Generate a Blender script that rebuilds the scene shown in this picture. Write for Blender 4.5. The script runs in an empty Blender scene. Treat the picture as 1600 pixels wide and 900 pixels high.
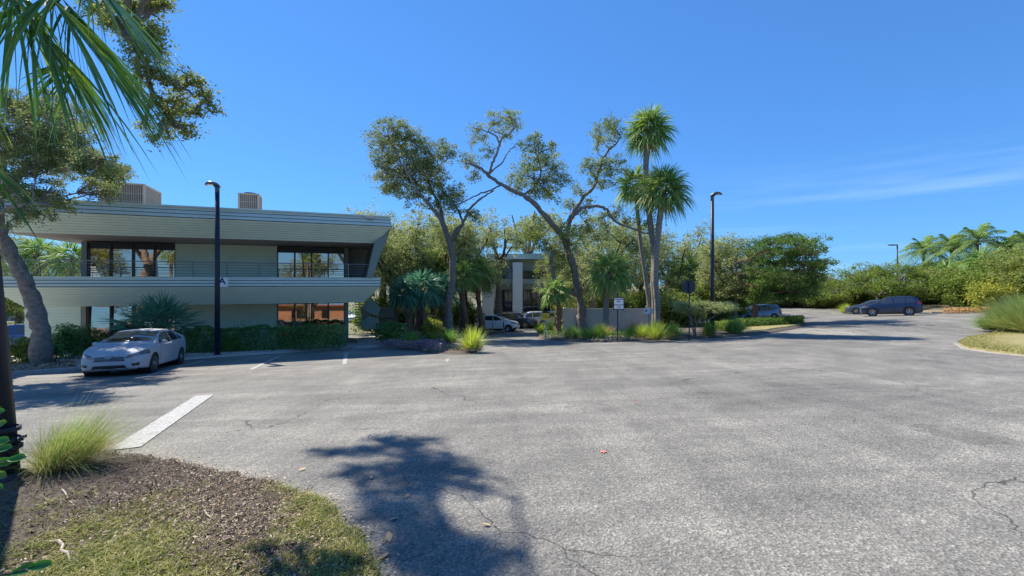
import bpy, math, random
import numpy as np
from mathutils import Vector, Matrix
PI = math.pi
R = math.radians
rng = np.random.default_rng(7)
random.seed(7)
S = bpy.context.scene
COL = S.collection
FPX, HY, CZ = 700.0, 442.0, 1.82          # focal length in photo pixels, horizon row, eye height

# ---------------------------------------------------------------- terrain
def sst(x, a, b):
    t = np.clip((np.asarray(x, float)-a)/(b-a), 0, 1); return t*t*(3-2*t)
def g(X, Y):
    X = np.asarray(X, float); Y = np.asarray(Y, float)
    Yc = np.where(Y > 42, 42+(1-np.exp(-(np.maximum(Y, 42)-42)/8))*8, Y)
    Yc = np.where(Y < -4, -4-(1-np.exp(-(-4-np.minimum(Y, -4))/4))*4, Yc)
    Xc = 45*np.tanh(X/45)
    e = .033*np.clip(X-12, 0, 34)*sst(Y, 20, 36)
    return -.0644*Yc + .0217*Xc + e
def gz(x, y): return float(g(x, y))
def P(px, py, d): return np.array([(px-800)/FPX*d, d, CZ-(py-HY)/FPX*d])
def G(px, py):
    k = (px-800)/FPX; s = (py-HY)/FPX
    f = lambda d: CZ-s*d-gz(k*d, d)
    d = .3; step = .25
    while f(d) > 0 and d < 160: d += step
    lo, hi = d-step, d
    for _ in range(25):
        m = (lo+hi)/2
        if f(m) > 0: lo = m
        else: hi = m
    return np.array([k*lo, lo, gz(k*lo, lo)])
def GD(px, d):
    x = (px-800)/FPX*d; return np.array([x, d, gz(x, d)])

# ---------------------------------------------------------------- materials
MATS = {}
def mat(name, col, rough=.7, metal=0, spec=.5, var=0, scale=6, bump=0, bscale=30, coat=0, col2=None, emit=0, isl=0):
    if name in MATS: return MATS[name]
    m = bpy.data.materials.new(name); m.use_nodes = True; nt = m.node_tree; N = nt.nodes; L = nt.links
    b = N['Principled BSDF']; b.inputs['Roughness'].default_value = rough; b.inputs['Metallic'].default_value = metal
    b.inputs['Specular IOR Level'].default_value = spec; b.inputs['Coat Weight'].default_value = coat
    b.inputs['Base Color'].default_value = (*col, 1)
    tc = N.new('ShaderNodeTexCoord')
    if var or col2:
        n = N.new('ShaderNodeTexNoise'); n.inputs['Scale'].default_value = scale; n.inputs['Detail'].default_value = 6
        n.inputs['Roughness'].default_value = .65
        L.new(tc.outputs['Object'], n.inputs['Vector'])
        cr = N.new('ShaderNodeValToRGB'); cr.color_ramp.elements[0].position = .3; cr.color_ramp.elements[1].position = .7
        c2 = col2 or tuple(c*(1+var) for c in col); c1 = col if col2 else tuple(c*(1-var) for c in col)
        cr.color_ramp.elements[0].color = (*c1, 1); cr.color_ramp.elements[1].color = (*c2, 1)
        L.new(n.outputs['Fac'], cr.inputs['Fac']); L.new(cr.outputs['Color'], b.inputs['Base Color'])
    if bump:
        n2 = N.new('ShaderNodeTexNoise'); n2.inputs['Scale'].default_value = bscale; n2.inputs['Detail'].default_value = 5
        L.new(tc.outputs['Object'], n2.inputs['Vector'])
        bp = N.new('ShaderNodeBump'); bp.inputs['Strength'].default_value = bump; bp.inputs['Distance'].default_value = .03
        L.new(n2.outputs['Fac'], bp.inputs['Height']); L.new(bp.outputs['Normal'], b.inputs['Normal'])
    if emit: b.inputs['Emission Color'].default_value = (*col, 1); b.inputs['Emission Strength'].default_value = emit
    MATS[name] = m; return m
def leafmat(name, cols, trans=.3, rough=.6, spec=.2, scale=.6, gain=1.6):
    """two-sided leaf: colour drawn per leaf (random per island) and drifting slowly with position, partly translucent"""
    if name in MATS: return MATS[name]
    m = bpy.data.materials.new(name); m.use_nodes = True; nt = m.node_tree; N = nt.nodes; L = nt.links
    b = N['Principled BSDF']; b.inputs['Roughness'].default_value = rough; b.inputs['Specular IOR Level'].default_value = spec
    ge = N.new('ShaderNodeNewGeometry'); tc = N.new('ShaderNodeTexCoord')
    n = N.new('ShaderNodeTexNoise'); n.inputs['Scale'].default_value = scale; n.inputs['Detail'].default_value = 2
    L.new(tc.outputs['Object'], n.inputs['Vector'])
    ad = N.new('ShaderNodeMath'); ad.operation = 'MULTIPLY_ADD'; ad.inputs[1].default_value = .62
    L.new(ge.outputs['Random Per Island'], ad.inputs[0])
    ml = N.new('ShaderNodeMath'); ml.operation = 'MULTIPLY_ADD'; ml.inputs[1].default_value = 1.1; ml.inputs[2].default_value = -.36
    L.new(n.outputs['Fac'], ml.inputs[0]); L.new(ml.outputs[0], ad.inputs[2])
    cr = N.new('ShaderNodeValToRGB'); e = cr.color_ramp.elements
    for i, c in enumerate(cols):
        c = tuple(min(.75, q*gain) for q in c); p = i/(len(cols)-1)
        if i == 0: e[0].color = (*c, 1); e[0].position = 0
        elif i == len(cols)-1: e[-1].color = (*c, 1); e[-1].position = 1
        else: q = e.new(p); q.color = (*c, 1)
    L.new(ad.outputs[0], cr.inputs['Fac']); L.new(cr.outputs['Color'], b.inputs['Base Color'])
    if trans:
        tr = N.new('ShaderNodeBsdfTranslucent'); mx = N.new('ShaderNodeMixShader'); mx.inputs['Fac'].default_value = trans
        hs = N.new('ShaderNodeHueSaturation'); hs.inputs['Value'].default_value = 1.5; hs.inputs['Saturation'].default_value = 1.1
        L.new(cr.outputs['Color'], hs.inputs['Color']); L.new(hs.outputs['Color'], tr.inputs['Color'])
        L.new(b.outputs[0], mx.inputs[1]); L.new(tr.outputs[0], mx.inputs[2]); L.new(mx.outputs[0], N['Material Output'].inputs['Surface'])
    MATS[name] = m; return m

# ---------------------------------------------------------------- mesh builder
def root_loc(p):
    v = Vector((0, 0, 0))
    while p is not None: v += p.location; p = p.parent
    return np.array(v)
class MB:
    def __init__(s): s.V = []; s.F = {3: [], 4: []}; s.X = []; s.n = 0
    def add(s, V, F):
        V = np.asarray(V, float).reshape(-1, 3); F = np.asarray(F, int)
        s.V.append(V); s.F[F.shape[1]].append(F+s.n); s.n += len(V)
    def poly(s, V):
        V = np.asarray(V, float)
        if len(V) in (3, 4): s.add(V, [list(range(len(V)))])
        else: s.V.append(V); s.X.append(list(range(s.n, s.n+len(V)))); s.n += len(V)
    def box(s, c, size, rz=0, M=None):
        x, y, z = [q/2 for q in size]
        V = np.array([(-x,-y,-z),(x,-y,-z),(x,y,-z),(-x,y,-z),(-x,-y,z),(x,-y,z),(x,y,z),(-x,y,z)])
        if M is not None: V = V@np.asarray(M).T
        elif rz: V = V@np.array([[math.cos(rz),-math.sin(rz),0],[math.sin(rz),math.cos(rz),0],[0,0,1]]).T
        s.add(V+np.asarray(c), [(0,3,2,1),(4,5,6,7),(0,1,5,4),(1,2,6,5),(2,3,7,6),(3,0,4,7)])
    def tube(s, pts, rad, k=8, cap=True):
        pts = np.asarray(pts, float); n = len(pts); rad = np.broadcast_to(np.asarray(rad, float), (n,))
        T = np.gradient(pts, axis=0); T /= np.linalg.norm(T, axis=1)[:, None]+1e-9
        up = np.array([0, 0, 1.]) if abs(T[0][2]) < .9 else np.array([1., 0, 0])
        A = np.cross(T, up); A /= np.linalg.norm(A, axis=1)[:, None]+1e-9; B = np.cross(T, A)
        a = np.arange(k)*2*PI/k
        V = pts[:, None]+rad[:, None, None]*(A[:, None]*np.cos(a)[None, :, None]+B[:, None]*np.sin(a)[None, :, None])
        i = np.arange(n-1)[:, None]*k; j = np.arange(k)[None]; jn = (j+1) % k
        F = np.stack([i+j, i+jn, i+k+jn, i+k+j], -1).reshape(-1, 4)
        b = s.n; s.add(V, F)
        if cap and k > 3: s.X.append([b+q for q in range(k)][::-1]); s.X.append([b+(n-1)*k+q for q in range(k)])
    def lathe(s, prof, c, k=24, axis='z'):
        prof = np.asarray(prof, float); a = np.arange(k)*2*PI/k; n = len(prof)
        x = prof[:, 0][:, None]*np.cos(a); y = prof[:, 0][:, None]*np.sin(a); z = np.repeat(prof[:, 1][:, None], k, 1)
        V = np.stack([x, y, z], -1).reshape(-1, 3)
        if axis == 'y': V = V[:, [0, 2, 1]]
        i = np.arange(n-1)[:, None]*k; j = np.arange(k)[None]; jn = (j+1) % k
        s.add(V+np.asarray(c), np.stack([i+j, i+jn, i+k+jn, i+k+j], -1).reshape(-1, 4))
    def build(s, name, m, parent=None, smooth=False, kind=None):
        me = bpy.data.meshes.new(name); V = np.concatenate(s.V) - root_loc(parent)
        q = np.concatenate(s.F[4]) if s.F[4] else np.zeros((0, 4), int); t = np.concatenate(s.F[3]) if s.F[3] else np.zeros((0, 3), int)
        li = [q.ravel(), t.ravel()]+[np.array(x) for x in s.X]
        cnt = np.concatenate([np.full(len(q), 4), np.full(len(t), 3), np.array([len(x) for x in s.X], int)]).astype(int)
        li = np.concatenate(li).astype(np.int32)
        me.vertices.add(len(V)); me.vertices.foreach_set('co', V.astype(np.float32).ravel())
        me.loops.add(len(li)); me.loops.foreach_set('vertex_index', li)
        me.polygons.add(len(cnt)); me.polygons.foreach_set('loop_start', (np.cumsum(cnt)-cnt).astype(np.int32))
        me.polygons.foreach_set('use_smooth', np.full(len(cnt), bool(smooth)))
        me.update(calc_edges=True); me.validate()
        me.materials.append(m)
        o = bpy.data.objects.new(name, me); COL.objects.link(o)
        if parent is not None: o.parent = parent
        if kind: o['kind'] = kind
        return o
def thing(name, label, cat, loc=(0, 0, 0), group=None):
    o = bpy.data.objects.new(name, None); COL.objects.link(o); o.location = [float(q) for q in loc]
    o.empty_display_size = .2; o['label'] = label; o['category'] = cat
    if group: o['group'] = group
    return o
def tag(o, label, cat, group=None):
    o['label'] = label; o['category'] = cat
    if group: o['group'] = group
    return o
def copy_tree(o, parent=None):
    c = o.copy(); COL.objects.link(c); c.parent = parent
    for ch in list(o.children): copy_tree(ch, c)
    return c

# ---------------------------------------------------------------- colours
ASPH = None
def asphalt():
    m = bpy.data.materials.new('worn_asphalt'); m.use_nodes = True; nt = m.node_tree; N = nt.nodes; L = nt.links
    b = N['Principled BSDF']; b.inputs['Roughness'].default_value = .86; b.inputs['Specular IOR Level'].default_value = .3
    tc = N.new('ShaderNodeTexCoord'); O = tc.outputs['Object']
    def noise(sc, det, vec=O, ro=.6):
        n = N.new('ShaderNodeTexNoise'); n.inputs['Scale'].default_value = sc; n.inputs['Detail'].default_value = det
        n.inputs['Roughness'].default_value = ro; L.new(vec, n.inputs['Vector']); return n.outputs['Fac']
    def mapv(sx, sy, rz):
        q = N.new('ShaderNodeMapping'); q.inputs['Scale'].default_value = (sx, sy, 1); q.inputs['Rotation'].default_value = (0, 0, rz)
        L.new(O, q.inputs['Vector']); return q.outputs[0]
    def mm(op, a, c, d=None):
        q = N.new('ShaderNodeMath'); q.operation = op
        for i, v in enumerate((a, c, d)):
            if v is None: continue
            if isinstance(v, (int, float)): q.inputs[i].default_value = v
            else: L.new(v, q.inputs[i])
        return q.outputs[0]
    fine = noise(58, 3, ro=.85); vf = N.new('ShaderNodeTexVoronoi'); vf.inputs['Scale'].default_value = 48; L.new(O, vf.inputs['Vector'])
    big = noise(.16, 5); mid = noise(.9, 6, mapv(.35, 1.4, R(-12)), .7); mid2 = noise(.5, 5, mapv(1.5, .3, R(-48)), .7)
    v = mm('MULTIPLY_ADD', mm('SUBTRACT', fine, .5), 1.45, .5)
    v = mm('ADD', v, mm('MULTIPLY', mm('SUBTRACT', vf.outputs['Color'], .5), .45))
    v = mm('ADD', v, mm('MULTIPLY', mm('SUBTRACT', big, .5), .5))
    v = mm('ADD', v, mm('MULTIPLY', mm('SUBTRACT', mid, .5), .55))
    v = mm('ADD', v, mm('MULTIPLY', mm('SUBTRACT', mid2, .5), .6))
    dn = N.new('ShaderNodeVectorMath'); dn.operation = 'DISTANCE'; dn.inputs[1].default_value = (-14, 46, 0); L.new(O, dn.inputs[0])
    cb = N.new('ShaderNodeCombineXYZ'); L.new(mm('ADD', dn.outputs['Value'], mm('MULTIPLY', noise(.12, 2), 6)), cb.inputs[0]); arc = noise(1.1, 3, cb.outputs[0], .55)
    v = mm('ADD', v, mm('MULTIPLY', mm('SUBTRACT', arc, .5), .5))
    cr = N.new('ShaderNodeValToRGB'); e = cr.color_ramp.elements
    e[0].position = 0; e[0].color = (.04, .04, .04, 1); e[1].position = 1; e[1].color = (.53, .50, .43, 1)
    q = e.new(.38); q.color = (.150, .146, .133, 1); q = e.new(.62); q.color = (.225, .216, .19, 1)
    L.new(v, cr.inputs['Fac'])
    # hairline cracks
    wn = N.new('ShaderNodeTexNoise'); wn.inputs['Scale'].default_value = .8; wn.inputs['Detail'].default_value = 5; L.new(O, wn.inputs['Vector'])
    av = N.new('ShaderNodeVectorMath'); av.operation = 'MULTIPLY_ADD'; av.inputs[1].default_value = (1.6, 1.6, 0); L.new(wn.outputs['Color'], av.inputs[0]); L.new(O, av.inputs[2])
    vo = N.new('ShaderNodeTexVoronoi'); vo.feature = 'DISTANCE_TO_EDGE'; vo.inputs['Scale'].default_value = .17; L.new(av.outputs[0], vo.inputs['Vector'])
    ck = mm('LESS_THAN', vo.outputs['Distance'], .0016)
    ck = mm('MULTIPLY', ck, mm('GREATER_THAN', noise(.4, 2), .5))
    mx = N.new('ShaderNodeMixRGB'); mx.blend_type = 'MULTIPLY'; mx.inputs['Color2'].default_value = (.42, .42, .43, 1)
    L.new(ck, mx.inputs['Fac']); L.new(cr.outputs[0], mx.inputs['Color1'])
    # dark scuffs
    sc = noise(1.3, 4, mapv(.25, 2.2, R(-8)), .6)
    s2 = N.new('ShaderNodeValToRGB'); s2.color_ramp.elements[0].position = .66; s2.color_ramp.elements[1].position = .74; L.new(sc, s2.inputs['Fac'])
    sv = N.new('ShaderNodeTexVoronoi'); sv.inputs['Scale'].default_value = .33; L.new(av.outputs[0], sv.inputs['Vector'])
    st = mm('MULTIPLY', mm('LESS_THAN', sv.outputs['Distance'], mm('MULTIPLY', noise(3, 3), .34)), .35)
    mx3 = N.new('ShaderNodeMixRGB'); mx3.blend_type = 'MULTIPLY'; mx3.inputs['Color2'].default_value = (.5, .5, .52, 1); L.new(st, mx3.inputs['Fac']); L.new(mx.outputs[0], mx3.inputs['Color1']); mx = mx3
    mx2 = N.new('ShaderNodeMixRGB'); mx2.blend_type = 'MULTIPLY'; mx2.inputs['Color2'].default_value = (.6, .6, .62, 1)
    L.new(mm('MULTIPLY', s2.outputs[0], .7), mx2.inputs['Fac']); L.new(mx.outputs[0], mx2.inputs['Color1'])
    L.new(mx2.outputs[0], b.inputs['Base Color'])
    bp = N.new('ShaderNodeBump'); bp.inputs['Strength'].default_value = .55; bp.inputs['Distance'].default_value = .012
    L.new(vf.outputs['Distance'], bp.inputs['Height']); L.new(bp.outputs[0], b.inputs['Normal'])
    return m
def soilmat():
    m = bpy.data.materials.new('mulch_soil'); m.use_nodes = True; nt = m.node_tree; N = nt.nodes; L = nt.links
    b = N['Principled BSDF']; b.inputs['Roughness'].default_value = .95
    tc = N.new('ShaderNodeTexCoord')
    n = N.new('ShaderNodeTexNoise'); n.inputs['Scale'].default_value = 28; n.inputs['Detail'].default_value = 8; n.inputs['Roughness'].default_value = .8; L.new(tc.outputs['Object'], n.inputs['Vector'])
    cr = N.new('ShaderNodeValToRGB'); e = cr.color_ramp.elements
    e[0].position = .33; e[0].color = (.03, .022, .017, 1); e[1].position = .7; e[1].color = (.30, .25, .20, 1)
    q = e.new(.5); q.color = (.12, .095, .075, 1)
    L.new(n.outputs['Fac'], cr.inputs['Fac']); L.new(cr.outputs[0], b.inputs['Base Color'])
    bp = N.new('ShaderNodeBump'); bp.inputs['Strength'].default_value = .9; bp.inputs['Distance'].default_value = .04
    L.new(n.outputs['Fac'], bp.inputs['Height']); L.new(bp.outputs[0], b.inputs['Normal'])
    return m
M_ASPH = asphalt(); M_SOIL = soilmat()
M_DRY = mat('dry_lawn', (.20, .19, .07), .95, var=0, col2=(.36, .30, .13), scale=2.5, bump=.7, bscale=40)
M_GRASSG = mat('rough_ground', (.09, .10, .04), .95, col2=(.20, .18, .10), scale=.8, bump=.8, bscale=12)
M_STONE = mat('shell_gravel', (.30, .27, .23), .9, col2=(.62, .58, .52), scale=18, bump=.8, bscale=40)
M_CONC = mat('concrete', (.40, .39, .37), .85, var=.15, scale=3, bump=.2, bscale=60)
M_PAINT = mat('white_road_paint', (.17, .17, .165), .85, col2=(.56, .56, .53), scale=22, bump=.2, bscale=60)
M_SIDE = mat('green_grey_siding', (.59, .69, .55), .55, var=.07, scale=1.2)
M_FASC = mat('blue_grey_fascia', (.52, .62, .55), .5, var=.06, scale=1.2)
M_FLAT = mat('wall_siding', (.64, .74, .56), .55, var=.06, scale=1.5)
M_SOFF = mat('soffit_boards', (.46, .41, .37), .7, var=.12, scale=2)
M_TRIM = mat('grey_trim', (.19, .215, .20), .5)
M_DARK = mat('dark_bronze_metal', (.025, .025, .028), .4, metal=.3)
M_RAIL = mat('grey_railing', (.22, .25, .26), .4, metal=.6)
M_GLASS = mat('bronze_reflective_glass', (.48, .38, .31), .015, metal=1)
M_NAVY = mat('black_lamp_paint', (.007, .016, .036), .5, spec=.5, var=.3, scale=5)
M_LENS = mat('lamp_lens', (.35, .36, .36), .2)
M_WHITE = mat('white_paint', (.78, .78, .77), .5)
M_BARK = mat('oak_bark', (.11, .092, .075), .9, col2=(.30, .26, .22), scale=7, bump=1, bscale=9)
M_BARKD = mat('dark_oak_bark', (.07, .058, .048), .9, col2=(.19, .165, .14), scale=7, bump=1, bscale=9)
M_PALMT = mat('palm_trunk', (.17, .145, .12), .9, col2=(.33, .29, .25), scale=9, bump=.8, bscale=16)
M_BOOT = mat('palm_boots', (.10, .05, .03), .9, col2=(.32, .19, .11), scale=14, bump=1, bscale=20)
M_OAK = leafmat('oak_leaf', [(.05, .07, .025), (.10, .125, .045), (.15, .175, .065), (.20, .21, .09)], .35)
M_OAKB = leafmat('olive_oak_leaf', [(.06, .085, .025), (.12, .15, .04), (.17, .20, .055), (.21, .215, .075)], .35)
M_OAKD = leafmat('olive_grey_leaf', [(.07, .09, .035), (.12, .15, .06), (.19, .21, .09), (.28, .27, .14)], .4, gain=1.9)  # paler olive-grey leaf, mostly for the background oaks
M_BRIGHT = leafmat('bright_leaf', [(.045, .085, .02), (.095, .15, .028), (.17, .215, .045), (.25, .265, .08)], .35, gain=1.35)
M_POIN = leafmat('feathery_leaf', [(.025, .06, .018), (.05, .10, .022), (.10, .15, .032), (.18, .21, .055)], .3)
M_HEDGE = leafmat('hedge_leaf', [(.012, .045, .012), (.03, .08, .02), (.055, .12, .03), (.10, .17, .05)], .2, rough=.35, spec=.5, gain=2.6)
M_YEL = leafmat('variegated_leaf', [(.09, .14, .02), (.20, .24, .035), (.34, .33, .06), (.42, .38, .12)], .25, gain=1.3)
M_FROND = leafmat('palm_frond', [(.05, .11, .03), (.10, .17, .045), (.15, .20, .06), (.22, .25, .08)], .3, rough=.5, spec=.3, scale=.5, gain=1.9)
M_FRONDB = leafmat('blue_green_frond', [(.02, .075, .05), (.045, .12, .075), (.09, .17, .10)], .25, rough=.5, spec=.4, scale=.5, gain=2.1)
M_FRONDN = leafmat('near_frond', [(.025, .075, .02), (.05, .12, .025), (.10, .19, .035), (.24, .28, .05)], .3, rough=.3, spec=.7, scale=1.5)
M_MOSS = leafmat('hanging_moss', [(.20, .21, .17), (.27, .28, .23), (.34, .34, .29)], .3)
M_DEAD = leafmat('dead_frond', [(.20, .13, .06), (.33, .24, .13), (.42, .33, .20)], .2)
M_GR_G = leafmat('green_grass', [(.05, .13, .03), (.11, .20, .05), (.20, .27, .07)], .3, scale=2)
M_GR_Y = leafmat('yellow_grass', [(.17, .24, .035), (.30, .36, .06), (.42, .42, .12)], .35, scale=2)
M_GR_T = leafmat('tan_grass', [(.26, .19, .08), (.42, .32, .15), (.52, .43, .24)], .3, scale=2)
M_GR_N = leafmat('fountain_grass', [(.09, .15, .04), (.17, .25, .07), (.27, .32, .11), (.40, .36, .20)], .35, scale=6, gain=1.2)
M_LITTER = leafmat('leaf_litter', [(.04, .028, .018), (.15, .10, .06), (.30, .22, .14), (.50, .42, .32), (.20, .12, .07)], .05, rough=.85, scale=3, gain=1.3)
M_LAWN = leafmat('lawn_blade', [(.12, .13, .04), (.22, .23, .07), (.33, .31, .12), (.40, .33, .18)], .3, scale=3, gain=1.15)
M_RED = leafmat('purple_groundcover', [(.10, .06, .08), (.22, .15, .17), (.30, .24, .18)], .2)

# ---------------------------------------------------------------- ground sheets
def grid_sheet(name, x0, x1, y0, y1, st, off, m, kind='structure'):
    xs = np.arange(x0, x1+st/2, st); ys = np.arange(y0, y1+st/2, st); X, Y = np.meshgrid(xs, ys)
    V = np.stack([X, Y, g(X, Y)+off], -1).reshape(-1, 3); nx = len(xs)
    i, j = np.meshgrid(np.arange(len(ys)-1), np.arange(nx-1), indexing='ij'); a = i*nx+j
    b = MB(); b.add(V, np.stack([a, a+1, a+nx+1, a+nx], -1).reshape(-1, 4)); return b.build(name, m, smooth=True, kind=kind)
grid_sheet('ground', -400, 400, -60, 740, 10, -.35, M_GRASSG)
grid_sheet('parking_lot', -70, 78, -14, 66, 1, 0, M_ASPH)
def densify(pts, step, closed=True):
    out = []; n = len(pts)
    for i in range(n if closed else n-1):
        a, b = np.array(pts[i][:2]), np.array(pts[(i+1) % n][:2]); k = max(1, int(np.linalg.norm(b-a)/step))
        for q in range(k): out.append(a+(b-a)*q/k)
    if not closed: out.append(np.array(pts[-1][:2]))
    return np.array(out)
def smooth_closed(p, it=2):
    for _ in range(it):
        q = np.roll(p, -1, 0); p = np.stack([.75*p+.25*q, .25*p+.75*q], 1).reshape(-1, 2)
    return p
def bed(name, pts, m, h=.10, centre=None, step=.4, jag=.05, kind='structure', mound=0, sm=1, rings=None):
    p = smooth_closed(np.array([q[:2] for q in pts], float), sm); p = densify(p, step)
    c = np.array(centre[:2]) if centre is not None else p.mean(0)
    p = p + rng.normal(0, jag, p.shape)
    ext = np.linalg.norm(p-c, axis=1).max(); nr = rings or int(max(8, ext/.8)); V = []
    sc = [1, .985]+list(np.linspace(.96, .02, nr)); hh = [-.03, h*.3]+[h+mound*(1-(q/.96)**2) for q in np.linspace(.96, .02, nr)]
    for s_, z_ in zip(sc, hh):
        q = c+(p-c)*s_; V.append(np.c_[q, g(q[:, 0], q[:, 1])+z_])
    n = len(p); V = np.concatenate(V); i = np.arange(len(sc)-1)[:, None]*n; j = np.arange(n)[None]; jn = (j+1) % n
    b = MB(); b.add(V, np.stack([i+j, i+jn, i+n+jn, i+n+j], -1).reshape(-1, 4)); b.X.append([(len(sc)-1)*n+q for q in range(n)])
    o = b.build(name, m, smooth=True, kind=kind); return p, c
def stripe(p0, p1, w, name='parking_line', m=None, off=.008):
    a = np.array(p0[:2]); b_ = np.array(p1[:2]); t = (b_-a)/np.linalg.norm(b_-a); nrm = np.array([-t[1], t[0]])*w/2
    n = max(2, int(np.linalg.norm(b_-a)/.25)+1); s_ = np.linspace(0, 1, n)[:, None]; c = a+(b_-a)*s_
    L_, R_ = c+nrm, c-nrm; V = np.r_[np.c_[L_, g(L_[:, 0], L_[:, 1])+off], np.c_[R_, g(R_[:, 0], R_[:, 1])+off]]
    i = np.arange(n-1); b = MB(); b.add(V, np.stack([i, i+1, i+n+1, i+n], -1)); return b.build(name, m or M_PAINT, kind='structure')
def kerb(name, pts, w=.16, h=.13, m=None):
    p = densify(pts, .5, False); T = np.gradient(p, axis=0); T /= np.linalg.norm(T, axis=1)[:, None]; Nn = np.c_[-T[:, 1], T[:, 0]]
    b = MB(); n = len(p); rows = []
    for o, z in ((-w/2, -.1), (-w/2, h-.02), (-w/2+.02, h), (w/2, h), (w/2, -.1)):
        q = p+Nn*o; rows.append(np.c_[q, g(p[:, 0], p[:, 1])+z])
    V = np.concatenate(rows); i = np.arange(4)[:, None]*n; j = np.arange(n-1)[None]
    b.add(V, np.stack([i+j, i+n+j, i+n+j+1, i+j+1], -1).reshape(-1, 4)); return b.build(name, m or M_CONC, kind='structure')

fg_pts = [G(-260, 760), G(-60, 745), G(30, 735), G(100, 722), G(170, 706), G(250, 716), G(330, 734), G(420, 752), G(500, 780), G(555, 820), G(588, 868), G(604, 920), G(600, 1150), (-.5, .2), (-1.2, -1.5), (-8, -1.5), (-9.5, 3.5)]
fgP, fgC = bed('planting_bed', fg_pts, M_SOIL, .05, centre=(-3.2, 2.6), step=.12, jag=.028, rings=46, mound=.05)

# ---------------------------------------------------------------- building frame
TH = R(21); U = np.array([math.cos(TH), math.sin(TH), 0]); Vv = np.array([-math.sin(TH), math.cos(TH), 0]); W0 = np.array([-10.23, 27.97, 0])
def B(u, v, z): return W0+U*u+Vv*v+np.array([0, 0, z])
BZ = -2.0
bp_ = [G(-250, 618), G(0, 585), G(120, 577), G(300, 561.5), G(430, 552), G(542, 545.5), B(2.0, -1.5, 0), B(1.0, .3, 0), B(-15, .3, 0), B(-24, -1, 0), B(-26, -8, 0)]
bed('planting_bed', bp_, M_STONE, .09, centre=B(-11, -3.4, 0), step=.5, sm=1)
kerb('kerb', [G(-250, 619), G(0, 587), G(60, 583), G(118, 579)])
wk = [G(543, 545.5), G(604, 541.5), G(588, 530), G(572, 517), B(2.2, 6, 0), B(.6, 6, 0), B(.5, 0, 0)]
bed('walkway', wk, M_CONC, .07, step=.5, jag=.0, sm=0)
bc = [G(606, 541), G(640, 548), G(690, 554.5), G(738, 554), G(757, 545), G(753, 534), G(742, 525), B(14, 7, 0), B(12, 12, 0), B(3.2, 12, 0), B(3.2, 2, 0), G(585, 522)]
bed('planting_bed', bc, M_SOIL, .12, centre=G(668, 531), step=.5, mound=.12)
bd = [G(834, 528), G(862, 533), G(930, 536), G(1000, 533), G(1075, 530), G(1140, 527), G(1200, 522), G(1250, 513), G(1266, 508), G(1240, 501), GD(1120, 43), GD(1000, 46), GD(900, 44), GD(850, 38)]
bed('planting_bed', bd, M_SOIL, .12, centre=GD(1000, 31), step=.6, mound=.1)
bl = [G(1170, 522.5), G(1235, 514), G(1262, 508), G(1240, 503), G(1190, 505), G(1150, 513), G(1145, 522)]
bed('lawn', bl, M_DRY, .19, step=.5)
be = [G(1494, 537), G(1505, 544), G(1550, 551), G(1640, 560), G(1900, 590), G(2100, 560), G(1900, 512), G(1640, 512), G(1560, 520), G(1510, 529)]
bed('lawn', be, M_DRY, .10, step=.4, mound=.1)
bf = [GD(1432, 44.6), GD(1480, 42.5), GD(1566, 40), GD(1640, 36), GD(1800, 34), (90, 30), (110, 80), (40, 110), (18, 90), GD(1260, 63), GD(1345, 54)]
bed('far_bank', bf, mat('bank_soil', (.10, .10, .045), .95, col2=(.30, .24, .15), scale=.7, bump=.8, bscale=15), .25, centre=(58, 62), step=1.5, mound=.9)
bh = [B(-30, 10, 0), B(-15, 11, 0), B(3, 14, 0), (-5, 44), (-4, 64), (-45, 64), (-60, 40)]
bed('lawn', bh, M_GRASSG, .1, step=1.5)
bed('roadside_lawn', [(4, 46), (24, 48), (28, 64), (4, 64)], M_GRASSG, .1, step=1.5)
# thin pale edges of the lot
for pts in ([G(1494, 537.5), G(1505, 545), G(1550, 552), G(1640, 561)], [G(1345, 492.5), G(1300, 489.5), G(1255, 488.5)]):
    kerb('kerb', pts, .10, .035, mat('worn_edge', (.30, .28, .25), .9, var=.3, scale=6))
# road markings
stripe(G(320, 618), G(194, 702), .37, 'painted_bar', off=.012)
stripe(G(320, 563), G(226, 589), .13)
stripe(G(436, 557), G(392, 577.5), .15)
stripe(G(541.5, 551), G(538, 569), .15)
stripe(G(700, 561), G(698, 565), .11)
stripe(G(1100, 528.5), G(1222, 529.5), .10); stripe(G(1222, 529.5), G(1252, 529.5), .16)
stripe(G(1200, 500), G(1330, 501), .12)
M_PINK = mat('pink_marking_paint', (.75, .12, .09), .8, col2=(.6, .25, .2), scale=40)
for px, py, r in ((943, 707, .036), (995, 630, .03)):
    c = G(px, py); a = np.linspace(0, 2*PI, 15)[:-1]; rr = r*(1+rng.normal(0, .3, 14)); b = MB()
    b.poly(np.c_[c[0]+rr*np.cos(a), c[1]+rr*np.sin(a)*1.1, g(c[0]+rr*np.cos(a), c[1]+rr*np.sin(a))+.012]); b.build('paint_mark', M_PINK, kind='structure')

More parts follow.
